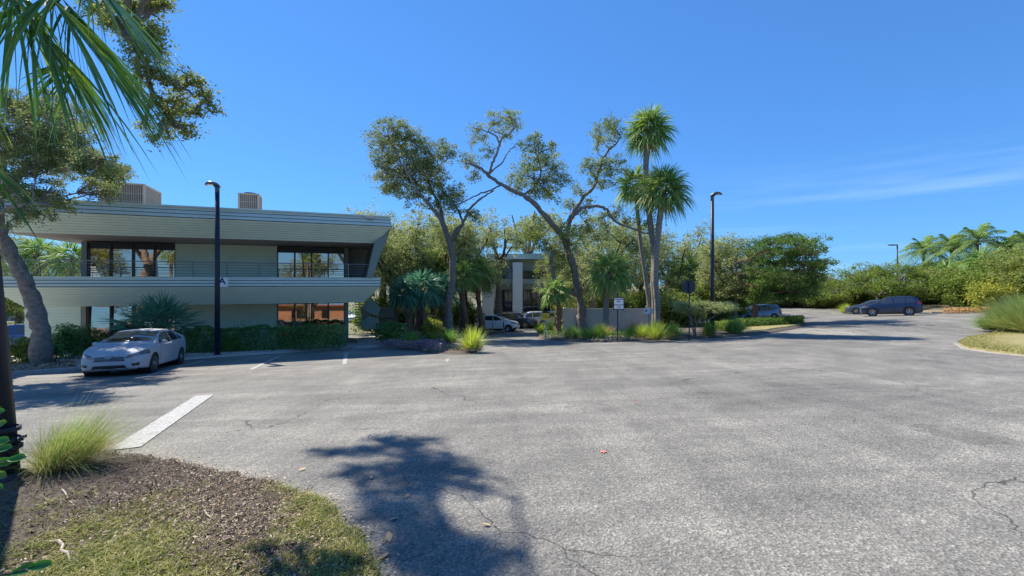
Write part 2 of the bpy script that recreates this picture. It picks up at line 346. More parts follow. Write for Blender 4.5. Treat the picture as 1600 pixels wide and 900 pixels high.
# ---------------------------------------------------------------- office building
bld = thing('office_building', 'two storey grey-green office building with slanting siding bands and balcony', 'building', B(-6.4, 0, BZ))
GAP_SHADE = MB()
def lap(mb, b0, b1, t1, t0, n, out):
    """lap siding: n boards between the bottom edge b0-b1 and the top edge t0-t1, each board's foot standing proud"""
    b0, b1, t0, t1, out = map(np.asarray, (b0, b1, t0, t1, out))
    for i in range(n):
        f0, f1 = i/n, (i+1)/n
        A0, A1 = b0+(t0-b0)*f0, b1+(t1-b1)*f0; C0, C1 = b0+(t0-b0)*f1, b1+(t1-b1)*f1
        o = out*.03; hgt = np.linalg.norm(C0-A0); gp = min(.3, .032/max(hgt, .01)); D0, D1 = A0+(C0-A0)*gp, A1+(C1-A1)*gp
        mb.add([D0+o, D1+o, C1+o*.3, C0+o*.3], [(0, 1, 2, 3)]); mb.add([D0-o*.6, D1-o*.6, D1+o, D0+o], [(0, 1, 2, 3)])
        GAP_SHADE.add([A0-o*.7, A1-o*.7, C1-o*.7, C0-o*.7], [(0, 1, 2, 3)])  # dark strip behind the boards: shade of the gaps put into its colour
uL, uR = -15.04, 2.19; vF = -4.56; zT, zO, zS = 5.41, 4.89, 4.03
vB = 9.0
nF = -Vv; nR = U; nL = -U
s5 = np.array([0, 0, -1.])
# roof deck, fascia, slanted band
b = MB(); b.box(B((uL+uR)/2, (vF+vB)/2, 5.33), (uR-uL-.5, vB-vF-.5, .1), TH); roof = b.build('roof', mat('roof_membrane', (.45, .46, .46), .8), bld)
b = MB()
lap(b, B(uL, vF, zO), B(uR, vF, zO), B(uR-.12, vF+.12, zT), B(uL+.12, vF+.12, zT), 3, nF*.35)
lap(b, B(uR, vF, zO), B(uR, vB, zO), B(uR-.12, vB-.12, zT), B(uR-.12, vF+.12, zT), 3, nR*.35)
lap(b, B(uL, vB, zO), B(uL, vF, zO), B(uL+.12, vF+.12, zT), B(uL+.12, vB-.12, zT), 3, nL*.35)
b.box(B((uL+uR)/2, vF+.13, zT+.02), (uR-uL-.18, .2, .07), TH)
b.box(B(uR-.15, (vF+vB)/2, zT+.018), (.2, vB-vF-.6, .07), TH); b.box(B(uL+.15, (vF+vB)/2, zT+.018), (.2, vB-vF-.6, .07), TH)
b.build('roof_fascia', M_FASC, bld)
k = .84
b = MB()
lap(b, B(uL+k, vF+k, zS), B(uR-k, vF+k, zS), B(uR-.02, vF+.02, zO), B(uL+.02, vF+.02, zO), 8, (nF+s5)*.7)
lap(b, B(uR-k, vF+k, zS), B(uR-k, vB, zS), B(uR-.02, vB, zO), B(uR-.02, vF+.02, zO), 8, (nR+s5)*.7)
lap(b, B(uL+k, vB, zS), B(uL+k, vF+k, zS), B(uL+.02, vF+.02, zO), B(uL+.02, vB, zO), 8, (nL+s5)*.7)
b.build('slanted_roof_band', M_SIDE, bld)
b = MB()
for i in range(26):   # soffit boards
    v0 = vF+k+i*.48; v1 = v0+.465
    if v0 < vB: b.box(B((uL+uR)/2, (v0+v1)/2, zS+.03), (uR-uL-2*k, v1-v0, .05), TH)
sof = b.build('soffit', M_SOFF, bld)
for u in (-11.5, -9.6, -2.9, -1.2, 1.0):
    b = MB(); b.lathe([(0, zS-.02), (.09, zS-.02), (.1, zS+.02)], B(u, -1.3, 0), 12); b.build('downlight', M_LENS, sof)
# balcony band
uBL, uBR, vBf = -14.5, 1.62, vF+.57; zb0, zb1, zb2 = .73, 1.63, 2.07
b = MB()
lap(b, B(uBL, vBf, zb1), B(uBR, vBf, zb1), B(uBR, vBf, zb2), B(uBL, vBf, zb2), 3, nF*.35)
lap(b, B(uBR, vBf, zb1), B(uBR, vB, zb1), B(uBR, vB, zb2), B(uBR, vBf, zb2), 3, nR)
lap(b, B(uBL, vB, zb1), B(uBL, vBf, zb1), B(uBL, vBf, zb2), B(uBL, vB, zb2), 3, nL)
b.box(B((uBL+uBR)/2, vBf+.09, zb2+.015), (uBR-uBL+.05, .24, .05), TH); b.box(B(uBR-.09, (vBf+vB)/2, zb2+.013), (.24, vB-vBf-.3, .05), TH)
bal = b.build('balcony_fascia', M_FASC, bld)
b = MB(); k2 = .83
lap(b, B(uBL+k2, vBf+k2, zb0), B(uBR-k2, vBf+k2, zb0), B(uBR-.02, vBf+.02, zb1), B(uBL+.02, vBf+.02, zb1), 8, (nF+s5)*.7)
lap(b, B(uBR-k2, vBf+k2, zb0), B(uBR-k2, vB, zb0), B(uBR-.02, vB, zb1), B(uBR-.02, vBf+.02, zb1), 8, (nR+s5)*.7)
lap(b, B(uBL+k2, vB, zb0), B(uBL+k2, vBf+k2, zb0), B(uBL+.02, vBf+.02, zb1), B(uBL+.02, vB, zb1), 8, (nL+s5)*.7)
b.build('slanted_balcony_band', M_SIDE, bld)
b = MB()
b.box(B((uBL+uBR)/2, (vBf+vB)/2+.3, 1.60), (uBR-uBL-.4, vB-vBf-.3, .1), TH)
b.build('balcony_floor', mat('balcony_deck', (.3, .3, .28), .8), bld)
b = MB()
for i in range(26):
    v0 = vBf+k2+i*.48
    if v0 < vB: b.box(B((uBL+uBR)/2, v0+.23, zb0+.03), (uBR-uBL-2*k2, .462, .05), TH)
b.build('lower_soffit', M_SOFF, bld)
for u in (-12.9, -9.2, -5.3, 0.1):
    b = MB(); b.box(B(u, vBf+.45, zb1-.42), (.16, .1, .035), TH); b.build('vent', M_DARK, bld)
b = MB(); b.box(B(1.0, vF-.08, 5.32), (.36, .16, .13), TH); b.build('flood_light', mat('flood_light_housing', (.55, .47, .38), .5), bld)
# walls
def wall(u0, u1, z0, z1, v=0, n=None, name='wall', m=None, t=.2):
    b = MB(); n = n or int(round((z1-z0)/.17))
    lap(b, B(u0, v, z0), B(u1, v, z0), B(u1, v, z1), B(u0, v, z1), n, nF)
    b.box(B((u0+u1)/2, v+t/2+.01, (z0+z1)/2), (u1-u0, t, z1-z0), TH); return b.build(name, m or M_FLAT, bld)
uw = [(-12.78, -8.97), (-3.95, -.22)]
wall(-8.97, -3.95, 1.65, 4.0); wall(-8.97, -3.95, BZ-.2, .76)
wall(-15.7, -13.05, BZ-.2, .70, v=.9)
b = MB()
for u0, z0, z1 in ((-12.9, 1.65, 4.0), (-12.93, BZ-.2, .76)): b = MB(); b.box(B(u0, .1, (z0+z1)/2), (.22, .32, z1-z0), TH); b.build('corner_post', M_TRIM, bld)
for z0, z1 in ((1.65, 4.0), (BZ-.2, .76)): b = MB(); b.box(B(-.10, .12, (z0+z1)/2), (.24, .36, z1-z0), TH); b.build('corner_post', M_TRIM, bld)
wall(0, 1.5, 1.65, 4.02, v=1.0, m=mat('taupe_return_siding', (.44, .42, .36), .7, var=.1)); b = MB()   # side and back walls
for z0, z1 in ((1.65, 4.0), (BZ-.2, .76)):
    lap(b, B(0, .3, z0), B(0, 9, z0), B(0, 9, z1), B(0, .3, z1), 14, nR)
    b.box(B(-.11, 4.6, (z0+z1)/2), (.18, 8.6, z1-z0), TH)
    b.box(B(-12.9, 4.6, (z0+z1)/2), (.18, 8.6, z1-z0), TH); b.box(B(-6.4, 8.9, (z0+z1)/2), (12.9, .18, z1-z0), TH)
b.build('side_wall', M_FLAT, bld)
for u0, u1 in uw:
    for (z0, z1) in ((1.66, 3.99), (-1.95, .74)):
        fr = MB(); n = 4; w = (u1-u0)/n
        for i in range(n+1): fr.box(B(u0+i*w, .06, (z0+z1)/2), (.075, .14, z1-z0), TH)
        for z in (z0+.05, z1-.05): fr.box(B((u0+u1)/2, .063, z), (u1-u0, .13, .10), TH)
        if z0 > 0: fr.box(B((u0+u1)/2, .09, z1-.21), (u1-u0, .06, .30), TH)
        fo = fr.build('window', M_DARK, bld)
        pn = MB()
        for i in range(n):
            e = .004*math.sin(i*2.1+u0)     # panes sit a hair out of true, as real ones do
            mt = Matrix.Rotation(TH+e, 3, 'Z') @ Matrix.Rotation(R(-2.8 if z0 < 0 else -.5), 3, 'X'); pn.box(B(u0+(i+.5)*w, .12, (z0+z1)/2), (w-.02, .02, z1-z0-.02), 0, np.array(mt))
        pn.build('pane', M_GLASS, fo)
# end wing
b = MB(); q = lambda u, v, z: B(u, v, z)
tw = .30
prof = [(uR-.06, zO-.1), (uR-1.02, 2.12), (uR-1.02-tw, 2.12), (uR-.06-tw-.55, zS-.02), (uR-k-.02, zS)]
fr = [q(u, vF+.42, z) for u, z in prof]; bk = [q(u, vB, z) for u, z in prof]
b.poly(fr); b.poly(bk[::-1])
lap(b, bk[1], fr[1], fr[0], bk[0], 16, nR*.7)
for i in range(1, len(prof)):
    j = (i+1) % len(prof)
    if i == 2: lap(b, fr[2], bk[2], bk[3], fr[3], 14, -nR*.6)
    else: b.add([fr[i], bk[i], bk[j], fr[j]], [(0, 1, 2, 3)])
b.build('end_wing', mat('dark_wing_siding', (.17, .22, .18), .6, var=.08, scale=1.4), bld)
GAP_SHADE.build('gap_shade_strip', mat('gap_shade_dark', (.05, .065, .06), .9), bld); GAP_SHADE = MB()
# railing
rl = MB()
for z in (2.28, 2.42, 2.56, 2.70): rl.tube([B(uBL+.1, vBf+.1, z), B(uBR-.1, vBf+.1, z)], .010, 6)
rl.tube([B(uBL+.1, vBf+.02, 2.83), B(uBR-.1, vBf+.02, 2.83)], .022, 8)
for z in (2.28, 2.42, 2.56, 2.70, 2.83): rl.tube([B(uBR-.1, vBf+.06, z), B(uBR-.1, vB-.5, z)], .010, 6)
rail = rl.build('railing', M_RAIL, bld)
for i in range(12):
    u = uBL+.25+i*(uBR-uBL-.5)/11; b = MB(); b.tube([B(u, vBf+.16, 2.06), B(u, vBf+.02, 2.84)], .024, 6); b.build('post', M_RAIL, rail)
# A plaque
def text_mesh(s, size, mb_parent, m, origin, right, up, off=.0, name='lettering'):
    cu = bpy.data.curves.new('txt', 'FONT'); cu.body = s; cu.size = size; cu.align_x = 'CENTER'; cu.align_y = 'CENTER'; cu.extrude = .003; cu.offset = off
    o = bpy.data.objects.new('txt', cu); COL.objects.link(o); bpy.context.view_layer.update()
    me = bpy.data.meshes.new_from_object(o.evaluated_get(bpy.context.evaluated_depsgraph_get())); bpy.data.objects.remove(o); bpy.data.curves.remove(cu)
    right = np.array(right, float); up = np.array(up, float); n = np.cross(right, up); me.name = name
    origin = np.array(origin, float)-root_loc(mb_parent)
    for v in me.vertices: v.co = Vector(origin+right*v.co.x+up*v.co.y+n*v.co.z)
    me.materials.clear(); me.materials.append(m); t = bpy.data.objects.new(name, me); COL.objects.link(t); t.parent = mb_parent; return t
c = None
for u in np.arange(-9, -4, .02):    # plaque stands on the balcony band just right of the lamp post
    p = B(u, vBf-.03, 1.85)
    if 800+FPX*p[0]/p[1] > 347: c = p; break
pl = thing('letter_sign', 'white square plaque with a blue letter A on the balcony band', 'sign', c)
b = MB(); b.box(c, (.50, .03, .47), TH); b.build('board', M_WHITE, pl)
M_BLUE = mat('blue_lettering', (.02, .06, .16), .5)
text_mesh('A', .44, pl, M_BLUE, c-Vv*.018+U*.0+np.array([0, 0, .05]), U, (0, 0, 1), .012)
# roof-top air conditioners
M_AC = mat('air_conditioner_sheet', (.58, .49, .38), .6, var=.12, scale=3); M_ACL = mat('air_conditioner_coil', (.26, .21, .17), .7)
def acunit(px, d, w, dp, h, label, zb=5.4, cor=.3):
    p = P(px, 320, d); t = thing('air_conditioner', label, 'air conditioner', (p[0], p[1], zb), 'units on the office roof')
    c0 = np.array([p[0], p[1], zb]); b = MB()
    b.box(c0+[0, 0, .08], (w+.1, dp+.1, .16), TH); b.box(c0+[0, 0, h], (w+.06, dp+.06, .07), TH)
    for su in (-1, 1):
        for sv in (-1, 1): b.box(c0+U*su*w/2+Vv*sv*dp/2+[0, 0, h/2], (.09, .09, h), TH)
    b.build('casing', M_AC, t)
    b = MB(); b.box(c0+[0, 0, h/2+.05], (w-.06, dp-.06, h-.15), TH); b.build('coil', M_ACL, t)
    b = MB()
    for su in np.linspace(-.5, .5, int(w/.09)): b.box(c0+U*su*(w-.1)-Vv*(dp/2-.01)+[0, 0, h/2+.05], (.022, .03, h-.16), TH)
    for sv in np.linspace(-.5, .5, int(dp/.09)): b.box(c0+Vv*sv*(dp-.1)+U*(w/2-.01)+[0, 0, h/2+.05], (.03, .022, h-.16), TH)
    for z in (.35, .65): b.box(c0-Vv*(dp/2+.002)+[0, 0, h*z], (w-.05, .03, .03), TH)
    b.build('louvre', M_AC, t)
    for q in ([0] if w < 1.5 else [-w/4, w/4]):
        b = MB(); b.lathe([(0, h+.05), (.28, h+.05), (.3, h+.12), (.33, h+.03)], c0+U*q, 16); b.build('fan', M_DARK, t)
acunit(206, 23.2, 1.75, 2.2, 1.35, 'large louvred air conditioner on the roof behind the oak leaves')
acunit(391, 24.6, .92, .9, 1.22, 'small square air conditioner standing alone on the roof right of the lamp post')
p = P(243, 320, 24.5); dk = thing('roof_duct', 'low sloping metal duct beside the large air conditioner', 'duct', (p[0], p[1], 5.4), None)
b = MB(); h = [(-.9, 0), (.9, 0), (.9, .1), (-.9, .75)]
fr = [np.array([p[0], p[1], 5.38])+U*a+[0, 0, z] for a, z in h]; bk = [x+Vv*.8 for x in fr]
b.poly(fr); b.poly(bk[::-1])
for i in range(4): b.add([fr[i], bk[i], bk[(i+1) % 4], fr[(i+1) % 4]], [(0, 1, 2, 3)])
b.build('casing', M_FASC, dk)
# stair enclosure and bin shelter right of the passage
st = thing('stair_enclosure', 'angular siding clad stair enclosure beside the covered walkway', 'staircase', B(3.2, 1, BZ))
def slab(mb, pts, th, n):
    pts = [np.array(p, float) for p in pts]; bk = [p+np.array(n)*th for p in pts]; mb.poly(pts); mb.poly(bk[::-1])
    for i in range(len(pts)):
        j = (i+1) % len(pts); mb.add([pts[i], bk[i], bk[j], pts[j]], [(0, 1, 2, 3)])
def PP(px, py, d): return P(px, py, d)
dd = 31.0
b = MB(); slab(b, [PP(565, 481, dd), PP(580.5, 466, dd), PP(595, 481, dd), PP(590, 494, dd), PP(577, 489, dd)], .25, Vv)
slab(b, [PP(565, 503, dd), PP(577, 493, dd), PP(590, 498, dd), PP(592, 514, dd), PP(564, 514, dd)], .25, Vv); b.build('sloping_parapet', mat('stair_siding', (.32, .39, .34), .6, var=.1, scale=3), st)
b = MB(); slab(b, [PP(564, 481, dd+.6), PP(567, 479, dd+.6), PP(577, 487, dd+.6), PP(577, 494, dd+.6), PP(566, 502, dd+.6)], .1, Vv); b.build('inner_panel', M_SOFF, st)
b = MB()
for i in range(10):
    c0 = PP(568, 508, dd+.9)+np.array([0, .0, 0])+Vv*(i*.28)+np.array([0, 0, i*.17]); b.box(c0, (1.1, .3, .06), TH)
b.build('tread', M_CONC, st)
sh = thing('bin_shelter', 'small tan siding shelter with a pitched top beyond the hedge', 'shelter', GD(603, 34))
b = MB(); d0 = 34
slab(b, [PP(592, 496, d0), PP(614, 496, d0), PP(614, 515, d0), PP(592, 515, d0)], 1.6, Vv); b.build('wall', mat('tan_siding', (.30, .27, .20), .7, var=.1, scale=2), sh)
b = MB(); a_, b1, c1, d1 = PP(590, 497, d0-.15), PP(615, 497, d0-.15), PP(614, 479.5, d0+.9), PP(592, 480, d0+.9)
lap(b, a_, b1, c1, d1, 6, (nF+[0, 0, 1])*.7); b.poly([a_, d1, d1+Vv*.9-[0, 0, .9]]); b.poly([b1, c1, c1+Vv*.9-[0, 0, .9]]); b.build('roof', mat('tan_roof', (.24, .23, .18), .7), sh); GAP_SHADE.build('gap_shade_strip', MATS['gap_shade_dark'], sh)

# ---------------------------------------------------------------- lamp posts
def lamp(base, h, label, head_dir=(-1, 0, 0), lean=0, r=.115, detail=False, arm=.0, group='parking lot lamp posts', flat=False):
    base = np.array(base, float); t = thing('lamp_post', label, 'lamp post', base, group); top = base+[lean*h, 0, h]; b = MB()
    hd = np.array(head_dir, float); hd /= np.linalg.norm(hd)
    b.tube([base-[0, 0, .3], base+(top-base)*.5, top], [r, r*.92, r*.8], 12); b.build('pole', M_NAVY, t, smooth=True)
    b = MB(); b.lathe([(r*1.9, -.1), (r*1.9, .05), (r*1.5, .10), (r*1.05, .14)], base, 16)
    if detail:
        ax = np.array([lean, 0, 1.])
        for z in (.42, .5, .62): b.lathe([(r*1.0, -.03), (r*1.22, -.02), (r*1.22, .02), (r*1.0, .03)], base+ax*z, 14)
        for a in range(5): bb = MB(); bb.box(base+ax*.5+[r*1.3*math.cos(a*1.25), r*1.3*math.sin(a*1.25), 0], (.05, .05, .035), a*1.25); bb.build('bolt', M_NAVY, t)
    b.build('base_collar', M_NAVY, t)
    b = MB()
    if flat:
        b.tube([top-[0, 0, .1], top-[0, 0, .1]+hd*.7], .05, 6); b.box(top-[0, 0, .08]+hd*(arm+.7), (.9, .4, .14), math.atan2(hd[1], hd[0])); b.build('lamp_head', M_NAVY, t); return t
    # cobra-like head: lofted ellipses along a curve
    side = np.cross(hd, [0, 0, 1]); rings = []; K = 14; prof = [(.28, -.12, .02, .02), (.16, -.02, .08, .05), (.0, .06, .13, .09), (-.22, .13, .2, .1), (-.5, .15, .23, .10), (-.75, .11, .2, .08), (-.93, .05, .12, .05), (-1.0, .02, .02, .015)]
    for x, z, w, hh in prof:
        a = np.arange(K)*2*PI/K; c0 = top-hd*x*.56+[0, 0, z*.8]
        rings.append(c0+side[None]*w*np.cos(a)[:, None]+np.array([[0, 0, 1.]])*hh*.8*np.sin(a)[:, None])
    V = np.concatenate(rings); i = np.arange(len(prof)-1)[:, None]*K; j = np.arange(K)[None]; jn = (j+1) % K
    b.add(V, np.stack([i+j, i+jn, i+K+jn, i+K+j], -1).reshape(-1, 4))
    b.tube([top-[0, 0, .35], top-[0, 0, .1], top+[0, 0, .05]+hd*.1], [r*.85, r*.85, r*.9], 12)
    hdm = b.build('lamp_head', mat('lamp_housing', (.09, .11, .13), .4, metal=.4), t, smooth=True)
    b = MB(); b.lathe([(0, -.02), (.15, -.01), (.17, .03)], top+hd*.32+[0, 0, .035], 14); b.build('lens', M_LENS, hdm)
    return t
pb = GD(339.5, 21.0); lamp(pb, (442-290)/FPX*21+CZ-pb[2], 'tall black lamp post in front of the office hedge, partly hiding the letter plaque')
pb = GD(1113, 27.0); lamp(pb, (442-305)/FPX*27+CZ-pb[2], 'tall black lamp post behind the flat topped shrub', (1, -.2, 0))
pb = G(21, 756); lamp(pb, 8.2, 'thick black lamp post rising from the mulch at the near left edge', (-1, .2, 0), lean=-.10, r=.088, detail=True)
pb = GD(1402, 62); lamp(pb, (442-382)/FPX*62+CZ-pb[2], 'distant lamp post with a flat square head over the spreading tree', (-1, 0, 0), flat=True, r=.1)
pb = GD(1097, 60); lamp(pb, (442-378)/FPX*60+CZ-pb[2], 'distant lamp post with a flat head behind the bare oak boughs', (1, 0, 0), flat=True, r=.1)
pb = GD(729, 37); lamp(pb, (442-411)/FPX*37+CZ-pb[2], 'thin lamp post among the shaded oaks left of the hatchback', (-1, 0, 0), flat=True, r=.06)

# ---------------------------------------------------------------- vegetation tools
def leaves(mb, C, size, asp=.42, up=.0):
    """rhombic leaves at centres C, random orientation"""
    n = len(C); a = rng.normal(size=(n, 3)); a[:, 2] *= .7; a /= np.linalg.norm(a, axis=1)[:, None]
    b_ = rng.normal(size=(n, 3)); b_[:, 2] *= (1-up); b_ = np.cross(a, b_); b_ /= np.linalg.norm(b_, axis=1)[:, None]+1e-9
    s_ = size*rng.uniform(.45, 1.5, n)[:, None]; C = np.asarray(C)
    V = np.stack([C-a*s_/2, C+b_*s_*asp/2, C+a*s_/2, C-b_*s_*asp/2], 1).reshape(-1, 3)
    mb.add(V, np.arange(n*4).reshape(-1, 4))
def crook(p, q, n, amp):
    t = np.linspace(0, 1, n)[:, None]; m = p+(q-p)*t; d = np.linalg.norm(q-p)
    w = rng.normal(0, 1, (n, 3)); w = (w+np.roll(w, 1, 0))/2; m = m+w*amp*d*np.sin(PI*t)
    return m
def spline(pts, n=6):
    p = np.array(pts, float); P_ = np.vstack([2*p[0]-p[1], p, 2*p[-1]-p[-2]]); out = []
    for i in range(1, len(P_)-2):
        for t in np.linspace(0, 1, n, endpoint=False):
            a, b_, c_, d_ = P_[i-1], P_[i], P_[i+1], P_[i+2]
            out.append(.5*((2*b_)+(-a+c_)*t+(2*a-5*b_+4*c_-d_)*t*t+(-a+3*b_-3*c_+d_)*t**3))
    out.append(P_[-2]); return np.array(out)
def foliage(wood, leaf, limbs, blobs, size=.13, dens=1.0, tuft=.32, moss=None, twig=.02, flat=1.0, per=46, twk=4, mossp=.4):
    """limbs: polylines; blobs: (centre, radius). Tufts of leaves fill each blob and hang on crooked twigs from the nearest limb."""
    lp = np.concatenate(limbs) if limbs else None
    for c, r in blobs:
        c = np.array(c, float); rr = np.array([r, r, r*flat]) if np.isscalar(r) else np.array(r, float); rm = float(np.cbrt(rr.prod()))
        hub = c
        if lp is not None:
            d = np.linalg.norm(lp-c, axis=1); nb = lp[np.argmin(d)]; hub = nb+(c-nb)*.7
            wood.tube(crook(nb, hub, 6, .08), np.linspace(max(.03, min(.11, rm*.06)), twig*1.3, 6), 5, False)
        nt = max(5, int(dens*13*(rm/tuft/2.2)**2)); dirs = rng.normal(size=(nt, 3)); dirs /= np.linalg.norm(dirs, axis=1)[:, None]
        tc = c+dirs*rr*np.where(rng.random(nt) < .16, rng.uniform(1.05, 1.35, nt), rng.uniform(.25, 1.05, nt)**.6)[:, None]
        for i, q in enumerate(tc):
            if i % 2 == 0 or rm < 1: wood.tube(crook(hub, q, twk, .10), np.linspace(twig, twig*.35, twk), 3, False)
            n = int(per*rng.uniform(.35, 1.5)); ts = tuft*rng.uniform(.6, 1.25)
            L_ = q+rng.normal(0, 1, (n, 3))*ts*np.array([.62, .62, .42]); leaves(leaf, L_, size)
        if moss is not None and rng.random() < mossp:
            for _ in range(3):
                q = tc[rng.integers(nt)]; hang(moss, q, rng.uniform(.4, 1.1))
def hang(mb, q, L_):
    for _ in range(7):
        o = q+rng.normal(0, .07, 3); n = 5; t = np.linspace(0, 1, n)[:, None]
        p = o+np.array([[0, 0, -1.]])*t*L_*rng.uniform(.5, 1)+rng.normal(0, .03, (n, 3)); w = .022*(1-t*.8)
        a = rng.uniform(0, PI); s_ = np.array([[math.cos(a), math.sin(a), 0]])
        V = np.concatenate([p+s_*w, p-s_*w]); i = np.arange(n-1); mb.add(V, np.stack([i, i+1, i+n+1, i+n], -1))
def tree_obj(name, label, base, limbs, radii, blobs, bark, lm, cat='tree', group=None, size=.13, dens=1, tuft=.32, moss=False, flat=1.0, per=46, k=9, twk=4):
    t = thing(name, label, cat, base, group); w = MB(); lf = MB(); ms = MB() if moss else None
    L_ = []
    for l, rd in zip(limbs, radii):
        p = spline(l, 5); p = p+rng.normal(0, .025, p.shape); r_ = np.interp(np.linspace(0, 1, len(p)), np.linspace(0, 1, len(rd)), rd)*(1+rng.normal(0, .09, len(p)))
        w.tube(p, r_, k); L_.append(p)
    foliage(w, lf, L_, blobs, size, dens, tuft, ms, flat=flat, per=per, twk=twk)
    w.build('trunk', bark, t, smooth=True); lf.build('crown', lm, t)
    if ms and ms.n: ms.build('hanging_moss', M_MOSS, t, kind='stuff')
    return t
def px_limb(pts, d, dz=0): return [P(x, y, d+(pts[i][2] if len(pts[i]) > 2 else 0)) for i, (x, y) in enumerate([q[:2] for q in pts])]
def px_blobs(bl, d, spread=1.2):
    return [(P(x, y, d+(rng.uniform(-spread, spread))), r/FPX*d) for x, y, r in bl]

# ---- hero oak between the buildings (left of the pair)
d = 33.0; bs = GD(701, d)
L1 = [[bs-[0, 0, .3], P(702, 500, d), P(701, 470, d), P(707, 435, d), P(706, 395, d), P(698, 366, d-.3), P(687, 340, d-.5), P(671, 320, d-.8), P(655, 302, d-1), P(640, 275, d-1.2), P(624, 250, d-1), P(610, 222, d-1)],
      [P(699, 368, d), P(690, 338, d+.5), P(688, 322, d+.8), P(676, 302, d+1.2), P(668, 280, d+1.2), P(650, 262, d+1), P(640, 235, d+1)],
      [P(706, 392, d), P(712, 360, d-.5), P(724, 350, d-.5), P(716, 330, d-.5), P(705, 312, d), P(694, 300, d)],
      [P(668, 282, d+1), P(680, 262, d+1.5), P(697, 250, d+2), P(708, 245, d+2)],
      [P(706, 380, d), P(722, 352, d-1.2), P(735, 325, d-2), P(755, 308, d-2.4), P(772, 298, d-2.6)]]
bl = [(605, 210, 20), (622, 205, 16), (643, 212, 17), (595, 232, 17), (612, 238, 22), (632, 245, 24), (655, 228, 15), (662, 246, 20), (685, 238, 18), (702, 238, 12), (596, 272, 16), (615, 280, 23), (636, 287, 25), (655, 272, 22), (676, 283, 22), (692, 300, 18), (648, 306, 16), (610, 296, 14), (668, 258, 18), (718, 300, 12), (706, 318, 14), (736, 330, 12), (682, 318, 14), (600, 255, 12)]
tree_obj('oak_tree', 'tall leaning oak with a clear grey trunk right of the hedge round and yellow shrub', bs, L1, [[.36, .30, .26, .24, .22, .19, .16, .13, .1, .08, .06, .04], [.17, .14, .12, .1, .08, .06, .04], [.13, .12, .1, .08, .06, .04], [.07, .06, .05, .03], [.12, .1, .09, .07, .04]], [(c_, r_*1.12) for c_, r_ in px_blobs(bl, d, 1.3)], M_BARK, M_OAK, size=.15, dens=1.35, moss=True)
# ---- hero oak right of it
d = 33.0; bs = GD(907, d)
L2 = [[bs-[0, 0, .3], P(908, 500, d), P(909, 482, d), P(905, 462, d), P(900, 438, d), P(896, 415, d), P(888, 392, d), P(876, 366, d), P(860, 347, d-.4), P(836, 320, d-.8), P(818, 305, d-1), P(800, 298, d-1.2), P(782, 288, d-1.3), P(765, 275, d-1.4), P(752, 264, d-1.4), P(736, 256, d-1.4), P(727, 255, d-1.4)],
      [P(763, 273, d-1.4), P(768, 258, d-1.4), P(776, 240, d-1.4), P(780, 225, d-1.2), P(775, 213, d-1.2), P(762, 206, d-1), P(750, 202, d-1)],
      [P(780, 228, d-1.3), P(785, 216, d-1.3), P(797, 208, d-1.3), P(806, 195, d-1.4), P(798, 184, d-1.4)],
      [P(764, 272, d-1.4), P(786, 252, d-1), P(793, 238, d-.8), P(805, 228, d-.6)],
      [P(818, 305, d-1), P(838, 290, d), P(845, 268, d+.3), P(838, 240, d+.3), P(835, 222, d)],
      [P(886, 390, d), P(888, 352, d), P(893, 336, d+.4), P(910, 310, d+.6), P(928, 290, d+.8), P(935, 270, d+.6), P(945, 242, d+.5), P(962, 225, d+.4), P(970, 214, d)],
      [P(888, 350, d), P(900, 333, d-.8), P(914, 324, d-1), P(934, 322, d-1.3), P(948, 328, d-1.5), P(960, 345, d-1.7), P(985, 356, d-2), P(1014, 365, d-2)],
      [P(905, 462, d), P(890, 456, d-.5), P(872, 446, d-.8), P(864, 428, d-1), P(861, 405, d-1), P(868, 385, d-.8)],
      [P(782, 288, d-1.3), P(768, 297, d-1.6), P(748, 303, d-2), P(728, 314, d-2.2), P(716, 318, d-2.2)]]
R2 = [[.42, .32, .29, .27, .26, .26, .24, .21, .2, .18, .16, .14, .13, .12, .1, .08, .05], [.09, .09, .08, .07, .06, .05, .03], [.07, .06, .05, .04, .03], [.06, .05, .04, .03], [.09, .08, .07, .05, .04], [.18, .17, .15, .13, .11, .09, .08, .06, .04], [.13, .13, .12, .11, .1, .09, .07, .05], [.18, .17, .16, .14, .12, .08], [.06, .06, .05, .05, .03]]
bl = [(775, 188, 15), (793, 180, 12), (805, 192, 12), (744, 200, 11), (740, 215, 10), (757, 218, 8), (784, 207, 12), (762, 238, 11), (735, 250, 11), (745, 262, 9), (727, 258, 8), (742, 275, 9), (824, 228, 14), (836, 215, 12), (850, 234, 15), (835, 250, 18), (856, 256, 17), (815, 268, 17), (832, 278, 20), (852, 286, 20), (800, 282, 12), (872, 262, 14), (880, 284, 15), (862, 305, 14), (838, 303, 12), (812, 292, 12),
      (945, 190, 12), (958, 198, 13), (935, 208, 11), (950, 216, 12), (966, 208, 10), (930, 225, 10), (918, 262, 14), (938, 260, 16), (958, 258, 16), (972, 268, 13), (930, 282, 14), (948, 285, 14), (905, 300, 12), (918, 325, 12), (868, 362, 18), (885, 372, 18), (850, 380, 16), (862, 400, 15), (846, 415, 12), (905, 365, 14), (920, 350, 12), (940, 340, 12), (965, 330, 12), (895, 320, 12), (980, 345, 10), (1000, 350, 12), (1020, 350, 12), (862, 385, 16), (878, 402, 18), (902, 392, 14), (840, 372, 16), (824, 362, 13), (852, 436, 10), (868, 418, 13), (890, 425, 10)]
tree_obj('oak_tree', 'large oak with long bare limb arching up left over the parking entrance', bs, L2, R2, px_blobs(bl, d, 1.2), M_BARK, M_OAKB, size=.14, dens=1.35, moss=True)

